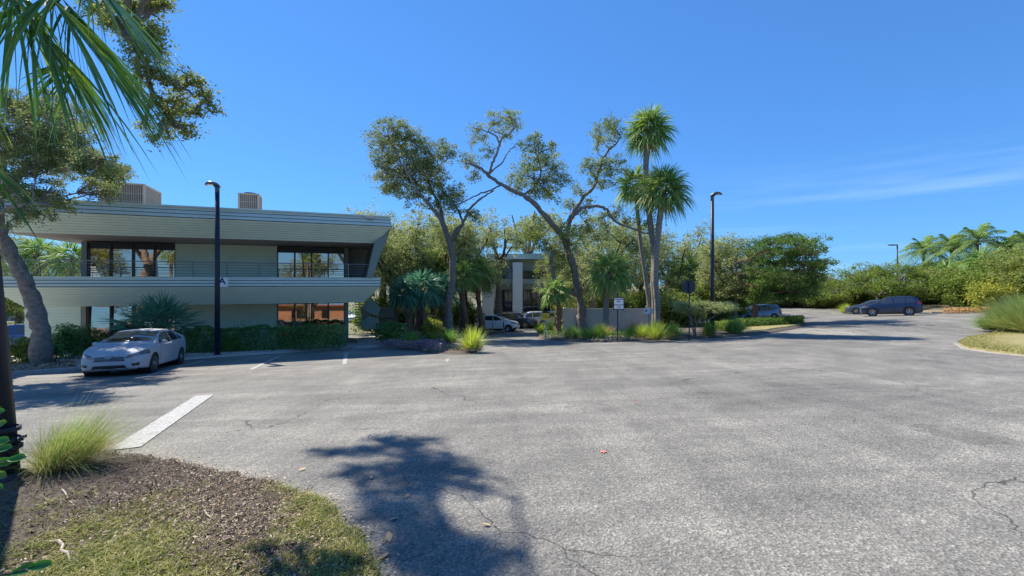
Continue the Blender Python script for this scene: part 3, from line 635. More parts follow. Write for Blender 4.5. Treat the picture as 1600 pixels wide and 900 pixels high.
# ---- generic oak used for the background
def gen_oak(base, h, w, label, lm=None, bark=None, nb=26, lean=0, size=.16, dens=1., trunk_h=.35, group='oaks behind the car park', rb=(.9, 1.7), moss=True, tuft=.38, per=42, forks=4, low=0):
    base = np.array(base, float); limbs = []; radii = []; r0 = .028*h+.06; fork = base+[lean*h*.3, 0, h*trunk_h]
    limbs.append([base-[0, 0, .3], base+[lean*h*.08, .05, h*trunk_h*.5], fork]); radii.append([r0*1.3, r0, r0*.9])
    tips = []
    for i in range(forks):
        a = i*2*PI/forks+rng.uniform(-.5, .5); tp = base+[lean*h+math.cos(a)*w*.33, math.sin(a)*w*.33, h*rng.uniform(.72, .92)]
        m1 = fork+(tp-fork)*.45+rng.normal(0, .35, 3); limbs.append([fork-[0, 0, .1], m1, tp]); radii.append([r0*.65, r0*.42, r0*.15]); tips.append(tp)
    blobs = []
    for i in range(nb):
        a = rng.uniform(0, 2*PI); rr = math.sqrt(rng.uniform(.05, 1))*w/2; zz = base[2]+h*(1-low*0)*(trunk_h+ .05+(1-trunk_h-.12)*rng.uniform(0, 1)); f = math.sqrt(max(.12, 1-((zz-base[2])/h-.62)**2*3.2))
        blobs.append((np.array([base[0]+lean*h+math.cos(a)*rr*f, base[1]+math.sin(a)*rr*f, zz]), rng.uniform(*rb)))
    return tree_obj('oak_tree', label, base, limbs, radii, blobs, bark or M_BARKD, lm or M_OAKD, size=size, dens=dens, moss=moss, tuft=tuft, per=per, group=group, k=7, twk=3)
def htop(px, py, d): return float(CZ+(HY-py)/FPX*d-GD(px, d)[2])
GB = 'oaks behind the car park'
for px, py, d, w, lab, kw in [
    (616, 335, 38, 7, 'shaded oak with a dark crooked trunk close behind the office building corner', dict(nb=26, trunk_h=.42, lean=-.04, bark=M_BARKD)),
    (655, 338, 44, 8.5, 'mossy oak rising behind the cluster of cabbage palms', dict(nb=30)),
    (724, 330, 40, 5.5, 'spreading oak above the white hatchback with a forked leaning trunk', dict(nb=28, trunk_h=.3, lean=.02)),
    (690, 360, 50, 9, 'dense oak furthest back between the office and the second building', dict(nb=26)),
    (575, 330, 46, 8, 'oak whose crown shows above the right end of the office roof', dict(nb=24)),
    (778, 345, 44, 4.5, 'slim airy oak in front of the second building', dict(nb=9, rb=(.6, 1.0), trunk_h=.62)),
    (826, 318, 72, 9, 'thin oak rising behind the second building', dict(nb=14, rb=(1, 1.7), trunk_h=.5, size=.24)),
    (905, 392, 42, 6, 'low oak behind the vinyl fence end', dict(nb=18)),
    (948, 340, 44, 8, 'mossy oak behind the small cabbage palm and fence', dict(nb=26)),
    (1000, 352, 50, 9, 'wide oak behind the tall twin palms', dict(nb=24)),
    (1055, 352, 46, 8, 'open airy oak with bare boughs left of the lamp post', dict(nb=20, rb=(.7, 1.3))),
    (1100, 385, 52, 8, 'grey green oak behind the road sign and shrub', dict(nb=22)),
    (598, 352, 41, 5, 'slender many stemmed oak just right of the office roof corner', dict(nb=14, trunk_h=.5, forks=5, rb=(.7, 1.2))),
    (640, 385, 38, 4.5, 'small oak with thin pale stems behind the blue green palms', dict(nb=12, trunk_h=.55, forks=5, rb=(.6, 1.1), bark=M_BARK)),
    (925, 405, 39, 5, 'thin stemmed oak between the small palm and the arching oak', dict(nb=12, trunk_h=.5, forks=6, rb=(.6, 1.0), bark=M_BARK)),
    (1145, 378, 40, 6, 'silvery oak behind the lamp post, left of the feathery tree', dict(nb=22, rb=(.7, 1.2))),
    ]:
    gen_oak(GD(px, d), htop(px, py, d), w, lab, **kw)

# understory shrubs so that the trunks stand against green
def shrub(px, d, w, h, label, lm, size=.12, dens=1., name='shrub', group=None, base=None, tuft=.26, per=40, nb=None, stem=M_BARKD, cat='shrub', dp=None, stems=5):
    base = GD(px, d) if base is None else np.array(base, float); t = thing(name, label, cat, base, group); wd = MB(); lf = MB(); dp = dp or w
    nb = nb or max(4, int(w*dp*2.0+2)); bl = []; L_ = []
    for i in range(stems):
        a = rng.uniform(0, 2*PI); q = base+[math.cos(a)*w*.25, math.sin(a)*dp*.25, h*.6]; p = crook(base-[0, 0, .05]+[math.cos(a)*.1, math.sin(a)*.1, 0], q, 5, .08); wd.tube(p, np.linspace(.035, .015, 5)*max(.6, h/2), 5); L_.append(p)
    rb = min(w, h)*.3
    for i in range(nb):
        a = rng.uniform(0, 2*PI); rr = math.sqrt(rng.uniform(0, 1)); z = rng.uniform(.28, .82)*h
        bl.append((base+[math.cos(a)*rr*(w/2-rb*.6), math.sin(a)*rr*(dp/2-rb*.6), z], rb*rng.uniform(.8, 1.15)))
    foliage(wd, lf, L_, bl, size, dens, tuft, None, twig=.012, per=per, twk=3)
    wd.build('stem', stem, t); lf.build('foliage', lm, t); return t
for i, (px, d, w, h, lm, lab) in enumerate([
    (585, 40, 4, 3.2, M_BRIGHT, 'bright green shrub behind the stair enclosure'),
    (622, 46, 5, 3.2, M_BRIGHT, 'sunlit shrub behind the crooked dark oak trunk'),
    (665, 50, 6, 2.6, M_OAKB, 'olive shrub under the far oaks behind the cabbage palms'),
    (720, 43, 4, 3.0, M_BRIGHT, 'bright shrub behind the pair of leaning oak trunks'),
    (920, 46, 7, 2.8, M_OAKB, 'long olive shrub rising behind the vinyl fence'),
    (975, 48, 7, 3.4, M_OAKB, 'tall shrub behind the fence between the two signs'),
    (1030, 43, 5, 3.6, M_BRIGHT, 'light green shrub behind the twin palm trunks'),
    (1062, 38, 4, 3.0, M_OAKB, 'leafy shrub left of the stop sign'),
    (1105, 42, 6, 3.8, M_BRIGHT, 'bright shrub behind the flat topped shrub'),
    (1140, 54, 7, 4.0, M_OAKD, 'grey green thicket behind the grey estate car'),
    (1230, 66, 12, 4.2, M_OAKD, 'dark thicket beyond the grey estate car on the far verge'),
    (1300, 68, 10, 3.2, M_OAKB, 'olive thicket beyond the far parking row')]):
    shrub(px, d, w, h, lab, lm, size=.2, tuft=.4, per=34, dens=.9)

# ---- feathery spreading tree
d = 37.0; bs = GD(1179, d)
limbs = [[bs-[0, 0, .3], P(1180, 480, d), P(1181, 462, d)], [P(1181, 466, d), P(1200, 440, d), P(1225, 410, d+.5), P(1245, 385, d+.5)], [P(1181, 466, d), P(1215, 445, d-1), P(1250, 425, d-1.2), P(1285, 415, d-1)],
         [P(1181, 464, d), P(1180, 430, d+1), P(1195, 400, d+1), P(1205, 382, d+1)], [P(1181, 466, d), P(1160, 445, d-.5), P(1150, 420, d-.5), P(1148, 398, d)], [P(1183, 466, d), P(1225, 455, d-1.2), P(1260, 455, d-1.4)]]
bl = []
for x, y, rx, rz in [(1205, 378, 22, 7), (1230, 374, 24, 7), (1258, 378, 24, 7), (1270, 390, 18, 7), (1195, 392, 24, 8), (1222, 392, 26, 8), (1250, 398, 24, 8), (1205, 408, 24, 8), (1235, 412, 26, 8), (1265, 412, 22, 8), (1288, 412, 18, 7), (1190, 425, 22, 9), (1218, 428, 26, 9), (1248, 428, 26, 9), (1275, 430, 20, 8), (1200, 445, 24, 9), (1228, 446, 26, 9), (1255, 446, 24, 9), (1210, 460, 24, 8), (1240, 460, 26, 8), (1270, 448, 14, 7), (1180, 445, 18, 10), (1170, 458, 18, 9), (1190, 464, 20, 7)]:
    for q in range(2): bl.append((P(x+rng.uniform(-4, 4), y, d+rng.uniform(-2.6, 2.6)), (rx/FPX*d, rx/FPX*d*1.1, rz/FPX*d)))
tree_obj('feathery_tree', 'spreading bright green feathery tree with a reddish trunk before the grey estate car', bs, limbs, [[.3, .22, .2], [.15, .12, .09, .05], [.15, .11, .08, .05], [.12, .1, .07, .04], [.12, .1, .07, .04], [.12, .09, .05]], bl, mat('reddish_bark', (.16, .08, .05), .9, col2=(.30, .17, .11), scale=8, bump=.8, bscale=14), M_POIN, size=.15, dens=1.1, tuft=.34, per=52)
d = 38.5; bl = [(1125, 385, 12), (1140, 380, 14), (1155, 385, 14), (1168, 380, 12), (1130, 402, 16), (1150, 405, 18), (1170, 400, 15), (1128, 425, 18), (1150, 428, 20), (1172, 425, 17), (1190, 420, 14), (1135, 448, 16), (1155, 450, 16), (1175, 440, 12), (1185, 398, 12)]
bs = GD(1150, d); tree_obj('oak_tree', 'pale grey oak crown overlapping the left side of the feathery tree', bs, [[bs-[0, 0, .3], P(1150, 470, d), P(1145, 430, d), P(1140, 395, d)], [P(1150, 465, d), P(1168, 430, d), P(1175, 395, d)]], [[.16, .13, .1, .05], [.1, .08, .04]], px_blobs(bl, d, 1.2), M_BARK, M_OAKD, size=.15, dens=1.1, group=GB)
# ---- right hand spreading trees and thicket
def flat_tree(px, py, d, w, h, label, lm, name='spreading_tree', n=26):
    bs = GD(px, d); top = CZ+(HY-py)/FPX*d; hh = top-bs[2]; limbs = [[bs-[0, 0, .3], bs+[0, 0, hh*.3]]]; rad = [[.25, .2]]; bl = []
    for i in range(6):
        a = i*PI/3+.3; limbs.append([bs+[0, 0, hh*.28], bs+[math.cos(a)*w*.2, math.sin(a)*w*.2, hh*.5], bs+[math.cos(a)*w*.38, math.sin(a)*w*.38, hh*.68]]); rad.append([.13, .09, .04])
    for i in range(n):
        a = rng.uniform(0, 2*PI); rr = math.sqrt(rng.uniform(0, 1)); z = hh-h*(.12+.85*rr*rr*.6+.5*rng.uniform(0, 1)*.6)
        bl.append((bs+[math.cos(a)*rr*w*.45, math.sin(a)*rr*w*.45, z], (1.3, 1.3, .5)))
    return tree_obj(name, label, bs, limbs, rad, bl, M_BARKD, lm, size=.18, dens=.95, tuft=.4, per=44)
flat_tree(1372, 406, 52, 13, 4.6, 'broad umbrella shaped tree arching over the parked navy car', M_BRIGHT, n=46)
flat_tree(1312, 428, 58, 9, 3.5, 'lower spreading tree left of the umbrella shaped tree', M_BRIGHT, n=26)
flat_tree(1440, 415, 58, 11, 4.5, 'spreading tree under the leftmost coconut palm', M_BRIGHT, n=32)
for i, (px, d, w, h, lm, lab) in enumerate([
    (1290, 60, 7, 2.4, M_OAKB, 'pale shrub on the far verge behind the spreading trees'),
    (1350, 60, 10, 3.0, M_BRIGHT, 'light green shrub behind the parked navy car'),
    (1430, 52, 8, 3.4, M_BRIGHT, 'leafy shrub right behind the tail of the navy car'),
    (1480, 50, 8, 4.2, M_OAKB, 'tall tangled shrub on the right bank under the palms'),
    (1520, 46, 7, 3.6, M_BRIGHT, 'bright sea grape shrub at the middle of the right bank'),
    (1560, 52, 9, 5.4, M_OAKB, 'high olive thicket under the rightmost palms'),
    (1600, 44, 7, 4.8, M_BRIGHT, 'bright thicket at the right edge behind the tall grass'),
    (1500, 58, 9, 5.5, M_BRIGHT, 'tall green thicket below the middle coconut palms'),
    (1575, 38, 5, 2.6, M_YEL, 'yellow green shrub just behind the tall grass at the right edge'),
    (1640, 36, 6, 5.0, M_OAKB, 'dense shrub cut by the right edge of the picture')]):
    shrub(px, d, w, h, lab, lm, size=.19, tuft=.4, per=34, dens=1.0)

# ---- near left oaks
d = 17.0; bs = G(62, 574)
limbs = [[bs-[0, 0, .3], P(64, 540, bs[1]), P(60, 500, bs[1]), P(48, 460, bs[1]), P(30, 420, bs[1]-.2), P(10, 385, bs[1]-.4), P(-4, 340, bs[1]-.6), P(-8, 290, bs[1]-.8), P(5, 250, bs[1]-1)],
         [P(-6, 310, 16), P(20, 280, 16), P(60, 255, 17), P(100, 250, 18.5), P(140, 262, 19.5), P(170, 270, 20)],
         [P(5, 250, 16), P(40, 220, 15.5), P(80, 200, 16.5), P(115, 185, 18)], [P(-8, 300, 16), P(-60, 250, 16), P(-120, 200, 16)], [P(0, 330, 16), P(40, 318, 14.6), P(80, 320, 14)]]
bl = [(10, 165, 22), (35, 180, 22), (12, 205, 22), (60, 170, 18), (80, 160, 16), (95, 180, 20), (120, 185, 18), (70, 200, 26), (45, 225, 22), (20, 240, 22), (100, 215, 24), (125, 215, 18), (75, 238, 28), (55, 258, 22), (105, 245, 22), (130, 245, 20), (145, 260, 20), (160, 275, 18), (175, 262, 16), (188, 275, 12), (150, 295, 15), (170, 298, 12), (90, 262, 18), (30, 300, 20), (10, 285, 18), (50, 305, 16), (75, 312, 16), (98, 318, 14), (40, 330, 14), (85, 295, 12), (20, 345, 12), (70, 335, 12), (-25, 190, 26)]; bl2 = [(192, 272, 19.1, 8), (183, 262, 19.3, 9), (176, 276, 19, 9), (168, 264, 19.2, 9), (184, 285, 18.8, 7), (160, 256, 19.5, 9), (172, 288, 18.9, 8)]
tree_obj('oak_tree', 'big oak with a curved grey trunk at the kerb left of the silver sedan', bs, limbs, [[.42, .31, .28, .26, .24, .22, .19, .16, .12], [.16, .14, .11, .08, .06, .03], [.13, .1, .07, .04], [.15, .1, .06], [.08, .05, .03]], [(P(x_, y_, dq), r_*1.22/FPX*dq) for x_, y_, r_ in bl for dq in [rng.uniform(14, 16.5) if (x_ < 85 or y_ > 292) else rng.uniform(17.5, 21.5)]]+[(P(x_, y_, d_), r_/FPX*d_) for x_, y_, d_, r_ in bl2], M_BARK, M_OAK, size=.085, dens=1.4, tuft=.18, per=54, k=14)
# oak whose boughs reach in from the upper left
bs = np.array([-20.0, 14.6, gz(-20.0, 14.6)])
limbs = [[bs-[0, 0, .3], bs+[.1, 0, 2], bs+[.5, 0, 4], bs+[1.2, .1, 5.8]], [bs+[1.1, 0, 5.6], P(-80, -150, 9), P(60, -120, 7), P(150, -50, 5.9), P(192, 40, 5.4), P(225, 100, 5.3), P(255, 165, 5.3), P(262, 190, 5.3)],
         [P(192, 40, 5.4), P(240, 70, 5.2), P(250, 110, 5.2)], [P(235, 120, 5.3), P(290, 140, 5.3), P(325, 150, 5.4)],
         [bs+[.6, 0, 4.6], bs+[-1, 2.5, 7], bs+[-1.6, 4, 8]]]
bl = [(215, 5, 20), (240, 10, 18), (262, 0, 14), (200, 40, 20), (228, 40, 18), (245, 55, 16), (215, 75, 20), (240, 85, 17), (232, 110, 18), (215, 130, 14), (255, 115, 12), (275, 135, 16), (295, 130, 15), (315, 145, 15), (328, 165, 12), (285, 160, 18), (305, 180, 14), (262, 175, 17), (245, 160, 14), (285, 198, 13), (262, 205, 12), (246, 222, 11), (300, 210, 9), (180, 30, 18), (150, 20, 18), (225, 195, 9), (235, -20, 16), (200, -25, 14)]
SHADE_BLOBS = []          # unseen leaf blobs placed so their shadow falls on the near asphalt
for qx, qy, qr in [(600, 692, .38), (560, 705, .30), (632, 690, .34), (655, 712, .40), (690, 725, .38), (715, 742, .30), (500, 706, .22), (585, 740, .36), (615, 765, .36), (640, 735, .34), (660, 760, .30), (600, 790, .34), (625, 815, .36), (650, 845, .36), (690, 870, .34), (735, 885, .34), (665, 890, .34), (770, 850, .2), (735, 765, .2), (545, 735, .24)]:
    l_ = G(qx, qy); H_ = 10.8+rng.uniform(-.3, .8); SHADE_BLOBS.append((l_+np.array([-.694, .572, 1.0])*H_, qr))
oa = tree_obj('oak_tree', 'oak bough with moss hanging in from the upper left behind the palm fronds', bs, limbs, [[.4, .34, .3, .24], [.17, .12, .07, .05, .04, .032, .024, .014], [.025, .018, .01], [.025, .017, .01], [.16, .1, .05]], [(P(x_, y_, dq), r_/FPX*dq) for x_, y_, r_ in bl for dq in [5.3+rng.uniform(-.4, .4)]], M_BARK, M_OAKB, size=.036, dens=1.9, tuft=.085, per=58, k=10)
bs = np.array([3.0, -4.0, gz(3.0, -4.0)])  # unseen oak added to carry the shadow-casting leaf blobs
tree_obj('oak_tree', 'unseen oak added overhead to cast the dappled shadow on the near asphalt beside the mulch bed', bs, [[bs-[0, 0, .3], bs+[0, 0, 2.2], bs+[-.3, .3, 4.2]], [bs+[-.2, .2, 4], (-1, .5, 7.2), (-4.5, 4.6, 9.2), (-7.2, 8.0, 10.6), (-8.4, 10.4, 10.9), (-9.2, 12.4, 11)], [(-7.2, 8, 10.6), (-7.6, 9.8, 10.9), (-7.9, 11.4, 11)], [bs+[-.2, .2, 4], (5, -5, 7), (7, -6, 8)]],
    [[.4, .32, .28], [.2, .15, .11, .08, .05, .03], [.04, .03, .02], [.16, .1, .05]], SHADE_BLOBS+[(np.array([5+rng.uniform(-3, 3), -6+rng.uniform(-3, 2), 8+rng.uniform(-1, 1)]), 1.0) for _ in range(6)], M_BARK, M_OAKB, size=.06, dens=1.1, tuft=.11, per=46, k=10)

# ---------------------------------------------------------------- palms
def fan(lf, wd, hub, dirv, petiole, Rr, nseg=26, span=R(105), droop=.5, width=.03, fold=.35, seg=4, jit=.06):
    """costapalmate leaf: petiole, then leaflets in a folded fan with hanging tips"""
    hub = np.array(hub, float); dv = np.array(dirv, float); dv /= np.linalg.norm(dv)
    side = np.cross(dv, [0, 0, 1.]); side /= np.linalg.norm(side)+1e-9; up = np.cross(side, dv)
    t = np.linspace(0, 1, 5)[:, None]; pp = hub+dv*petiole*t-np.array([[0, 0, 1.]])*(t**2)*petiole*.12*droop
    if wd is not None and petiole > .05: wd.tube(pp, np.linspace(.022, .012, 5)*(1 if Rr < 1.3 else 1.3), 4, False)
    c = pp[-1]
    ang = np.linspace(-span, span, nseg)+rng.normal(0, .02, nseg)
    for a in ang:
        L_ = Rr*(1-.28*(abs(a)/span)**2)*rng.uniform(.86, 1.05)
        d0 = dv*math.cos(a)+side*math.sin(a)-up*fold*abs(math.sin(a)); d0 += rng.normal(0, jit, 3); d0 /= np.linalg.norm(d0)
        o = c+dv*(.18*Rr*(1-abs(a)/span)) if abs(a) < .8 else c
        s_ = np.linspace(0, 1, seg+1)[:, None]; p = o+d0*L_*s_-np.array([[0, 0, 1.]])*(s_**2.4)*L_*droop*rng.uniform(.6, 1.3)
        wv = np.cross(d0, up); wv /= np.linalg.norm(wv)+1e-9; wv = wv*.8+up*.5*rng.choice([-1, 1]); w = width*np.interp(s_[:, 0], [0, .25, .7, 1], [.35, 1, .7, .05])[:, None]
        V = np.concatenate([p+wv*w/2, p-wv*w/2]); i = np.arange(seg); n = seg+1; lf.add(V, np.stack([i, i+1, i+n+1, i+n], -1))
def sabal(base, trunk, crown_r, label, nf=30, r=.17, lm=None, name='cabbage_palm', boots=False, dead=5, group=None, nseg=26, width=.085, sd=0, petf=.42):
    base = np.array(base, float); t = thing(name, label, 'palm tree', base, group); b = MB(); p = spline(trunk, 8)
    if len(p) > 1:
        rr = np.full(len(p), r)*(1+.05*np.sin(np.arange(len(p))*1.7)); rr[0] *= 1.25; b.tube(p, rr, 10)
        tr = b.build('trunk', M_BOOT if boots else M_PALMT, t, smooth=True)
        bt = MB(); L_ = p[-1]-p[0]; m = 40 if boots else 16
        for i in range(m):
            f = rng.uniform(.15 if boots else .93, 1.0); q = p[min(len(p)-1, int(f*(len(p)-1)))]; a = rng.uniform(0, 2*PI); o = np.array([math.cos(a), math.sin(a), 0])
            q = q+[0, 0, rng.uniform(-.25, .15)]; bt.tube([q+o*r*.7, q+o*(r*1.3)+[0, 0, .16], q+o*(r*1.9)+[0, 0, .34]], [.05, .04, .02], 4)
        bt.build('leaf_boots', M_BOOT, t)
    top = p[-1]; lf = MB(); wd = MB(); dd_ = MB()
    for i in range(nf):
        a = i*2.39996+rng.uniform(-.2, .2); el = R(82)-R(118)*((i+.5)/nf)**.9; dv = np.array([math.cos(a)*math.cos(el), math.sin(a)*math.cos(el), math.sin(el)])
        fan(lf, wd, top, dv, crown_r*petf*rng.uniform(.85, 1.1), crown_r*.62*rng.uniform(.9, 1.1), nseg, R(105), droop=.22+.45*(i/nf), width=width, jit=.05, fold=.5)
    for i in range(dead):
        a = rng.uniform(0, 2*PI); el = R(-60); fan(dd_, wd, top-[0, 0, .1], (math.cos(a)*.4, math.sin(a)*.4, -1), crown_r*.3, crown_r*.45, 9, R(60), .1, width=width)
    lf.build('crown', lm or M_FROND, t); wd.build('petioles', mat('petiole', (.16, .20, .07), .5), t)
    if dead: dd_.build('dead_fronds', M_DEAD, t)
    return t
d = 31.0; k_ = d/FPX
bs = GD(1026, d)
sabal(bs, [bs-[0, 0, .2], P(1027, 480, d), P(1024, 440, d), P(1025, 400, d), P(1030, 350, d), P(1034, 315, d), P(1036, 298, d)], 2.1, 'tall palm with the lower broad crown right of its taller twin', nf=46, r=.2)
bs = GD(1022, d+.6)
sabal(bs, [bs-[0, 0, .2], P(1023, 480, d+.6), P(1021, 440, d+.6), P(1022, 400, d+.6), P(1015, 340, d+.6), P(1009, 280, d+.6), P(1011, 230, d+.6), P(1013, 205, d+.6)], 1.9, 'tallest palm, its crown alone against the sky', nf=46, r=.2, dead=3)
# withered hanging frond cluster of the tallest palm is part of its crown; third palm behind
bs = GD(1014, d+2.5)
sabal(bs, [bs-[0, 0, .2], P(1014, 478, d+2.5), P(1008, 430, d+2.5), P(1001, 381, d+2.5), P(996, 330, d+2.5), P(993, 290, d+2.5)], 1.75, 'slender palm with a yellowish crown left of the tall twins', nf=26, r=.14)
bs = GD(946, 31); sabal(bs, [bs-[0, 0, .2], P(947, 490, 31), P(948, 460, 31), P(952, 428, 31)], 2.0, 'small palm with a round bright crown above the arrow sign', nf=32, r=.2, boots=False)
bs = GD(873, 30.5); sabal(bs, [bs-[0, 0, .2], P(873, 490, 30.5), P(872, 470, 30.5), P(868, 456, 30.5)], 1.2, 'short palm with a reddish trunk beside the yellow sign', nf=18, r=.16, boots=True)
bs = GD(1072, 45); sabal(bs, [bs-[0, 0, .2], P(1074, 470, 45), P(1076, 430, 45)], 2.4, 'low palm behind the stop sign', nf=28, r=.2)
for px, top, d, cr, lab in [(632, 458, 31, 1.35, 'small blue green palm with a dark slanting trunk right of the bin shelter'), (657, 452, 32, 1.75, 'stout palm with shaggy brown trunk behind the round yellow shrub'), (688, 455, 34, 1.6, 'dark green palm squeezed against the tall leaning oak'), (672, 418, 40, 2.0, 'palm with upright fronds above the palm cluster'), (722, 432, 36, 1.7, 'pale palm between the leaning oaks and the thin lamp post'), (746, 425, 38, 1.7, 'dark palm left of the second building')]:
    bs = GD(px+8, d); sabal(bs, [bs-[0, 0, .2], P(px+6, 500, d), P(px+1, (top+500)/2, d), P(px, top, d)], cr, lab, nf=26, r=.2, boots=True, lm=M_FRONDB if d < 36 else M_FROND, group='cabbage palms between the office and the oaks')
# palmetto behind the sedan
bs = GD(247, 19.8)
t = thing('palmetto', 'blue green palmetto fan palm behind the silver sedan', 'palm', bs); lf = MB(); wd = MB()
for i in range(30):
    a = i*2.4; el = R(85)-R(72)*((i+.5)/30); dv = (math.cos(a)*math.cos(el), math.sin(a)*math.cos(el), math.sin(el))
    fan(lf, wd, bs+[rng.uniform(-.3, .3), rng.uniform(-.3, .3), 1.3], dv, .72*rng.uniform(.8, 1.25), .98, 26, R(95), .12, width=.05)
wd.tube([bs-[0, 0, .2], bs+[0, 0, 1.4]], [.16, .14], 8)
lf.build('crown', M_FRONDB, t); wd.build('stem', mat('petiole', (.16, .20, .07), .5), t)
# near palm whose fronds hang in from above
hub = P(-40, -30, 4.1); bs = np.array([hub[0]-.35, hub[1]+.1, gz(hub[0], hub[1])])
t = thing('cabbage_palm', 'near palm whose long green fronds hang into the upper left corner', 'palm tree', bs); b = MB(); b.tube(spline([bs-[0, 0, .2], bs+[-.05, 0, 2], hub+[-.3, .1, -.2]], 8), .17, 12); b.build('trunk', M_PALMT, t, smooth=True)
lf = MB(); wd = MB()
def nfan(px, py, d, tx, ty, td, Rr, n, span, droop, pet0=None, w=.026):
    a = P(px, py, d); dv = P(tx, ty, td)-a
    if pet0 is not None: wd.tube(spline([hub, (hub+a)/2+[0, 0, .12], a], 6), np.linspace(.02, .012, 13), 6, False)
    fan(lf, None, a, dv, 0.02, Rr, n, R(span), droop, width=w, fold=.25, seg=7, jit=.07)
nfan(60, -25, 4.0, 190, 120, 4.0, 1.40, 60, 75, .26, 1); nfan(95, -5, 4.2, 210, 130, 4.3, 1.2, 50, 60, .28, 1); nfan(108, 100, 4.2, 150, 190, 4.2, .66, 34, 75, .35, 1)
nfan(10, -40, 3.6, 60, 120, 3.6, 1.0, 46, 70, .3, 1); nfan(30, 10, 3.8, 130, 130, 3.9, 1.15, 44, 60, .34, 1); nfan(-70, 215, 4.0, 30, 310, 4.0, .85, 32, 60, .3, 1); nfan(-40, 120, 4.4, -20, 220, 4.4, .6, 18, 70, .3, 1)
nfan(125, -45, 4.2, 250, 60, 4.2, 1.05, 46, 60, .3, 1)
for i in range(10):
    a = R(120+i*22); el = R(60-i*5); fan(lf, wd, hub, (math.cos(a)*math.cos(el), math.sin(a)*math.cos(el), math.sin(el)), .8, 1.0, 22, R(95), .3, width=.04)
lf.build('crown', M_FRONDN, t); wd.build('petioles', mat('petiole', (.16, .20, .07), .5), t)

# coconut palms
def coco(px, py, d, r, label, lean=0, nf=20):
    bs = GD(px+lean, d); top = P(px, py, d); t = thing('coconut_palm', label, 'palm tree', bs, 'coconut palms on the right bank'); b = MB(); b.tube(spline([bs-[0, 0, .2], (bs+top)/2+[lean/FPX*d*.2, 0, 0], top], 8), .16, 8); b.build('trunk', M_PALMT, t, smooth=True)
    lf = MB(); wd = MB()
    for i in range(nf):
        a = i*2.4+rng.uniform(-.2, .2); el = R(80)-R(88)*((i+.5)/nf); hd = np.array([math.cos(a), math.sin(a), 0]); n = 12; s_ = np.linspace(0, 1, n)[:, None]; L_ = r*rng.uniform(.9, 1.15)
        dv = hd*math.cos(el)+np.array([0, 0, math.sin(el)]); p = top+dv*L_*s_-np.array([[0, 0, 1.]])*(s_**2)*L_*(.35+.35*math.cos(el))
        wd.tube(p, np.linspace(.045, .012, n), 4, False); sd = np.cross(hd, [0, 0, 1.]); m = 34
        for q in range(m):
            f = .12+.88*q/m; o = np.array([np.interp(f, s_[:, 0], p[:, c]) for c in range(3)]); tg = np.array([np.interp(min(1, f+.05), s_[:, 0], p[:, c]) for c in range(3)])-o; tg /= np.linalg.norm(tg)+1e-9
            for s2 in (-1, 1):
                ll = r*.30*math.sin(PI*(.12+.8*f))*rng.uniform(.85, 1.1); d0 = sd*s2*.8+tg*.55+rng.normal(0, .05, 3)+[0, 0, -.15]; d0 /= np.linalg.norm(d0); e1 = o+d0*ll*.55; e2 = o+d0*ll-[0, 0, ll*.4]; w = tg*.03
                lf.add([o-w, o+w, e1+w, e1-w, e2], [(0, 1, 2, 3)]); lf.add([e1-w, e1+w, e2], [(0, 1, 2)])
    lf.build('crown', leafmat('coconut_leaf', [(.05, .10, .025), (.10, .17, .04), (.17, .22, .06)], .3, rough=.7, spec=.08), t); wd.build('midribs', mat('midrib', (.30, .30, .12), .5), t)
    b = MB()
    for i in range(7): a = i*.9; b.lathe([(0, -.13), (.09, -.08), (.12, 0), (.09, .09), (0, .13)], top+[.25*math.cos(a), .25*math.sin(a), -.25], 8)
    b.build('coconuts', mat('coconut_husk', (.30, .18, .06), .7), t, smooth=True)
for px, py, d, r, lab in [(1443, 392, 62, 3.6, 'leftmost coconut palm on the right bank, beside the distant flat lamp'), (1487, 388, 58, 3.6, 'second coconut palm from the left on the right bank'), (1527, 378, 55, 3.9, 'tallest coconut palm in the middle of the right bank'), (1572, 396, 55, 3.5, 'coconut palm right of the tallest one'), (1606, 382, 52, 3.6, 'rightmost coconut palm, cut by the picture edge')]: coco(px, py, d, r, lab)
bs = GD(1533, 48); sabal(bs, [bs-[0, 0, .2], P(1533, 440, 48), P(1534, 412, 48)], 2.3, 'squat grey green fan palm with a thick trunk before the coconut palms', nf=28, r=.35, lm=M_FROND)
bs = GD(1480, 52); sabal(bs, [bs-[0, 0, .2], P(1480, 440, 52), P(1480, 428, 52)], 2.0, 'low fan palm half buried in the right bank thicket', nf=22, r=.2)

# far left greenery seen past the building
for px, py, d, w, lab in [(30, 372, 46, 8, 'leafy oak seen under the left end of the office roof'), (-30, 380, 40, 8, 'oak at the far left edge beyond the office'), (90, 392, 52, 7, 'distant oak seen over the balcony rail')]:
    gen_oak(GD(px, d), htop(px, py, d), w, lab, lm=M_OAKB, nb=22, trunk_h=.25, group='oaks beyond the office')
for px, py, d, lab in [(112, 392, 40, 'palm behind the balcony rail left of the upper window'), (60, 385, 42, 'palm behind the curved oak trunk')]:
    bs = GD(px, d); sabal(bs, [bs-[0, 0, .2], P(px, 450, d), P(px, py+14, d)], 2.2, lab, nf=24, r=.18)

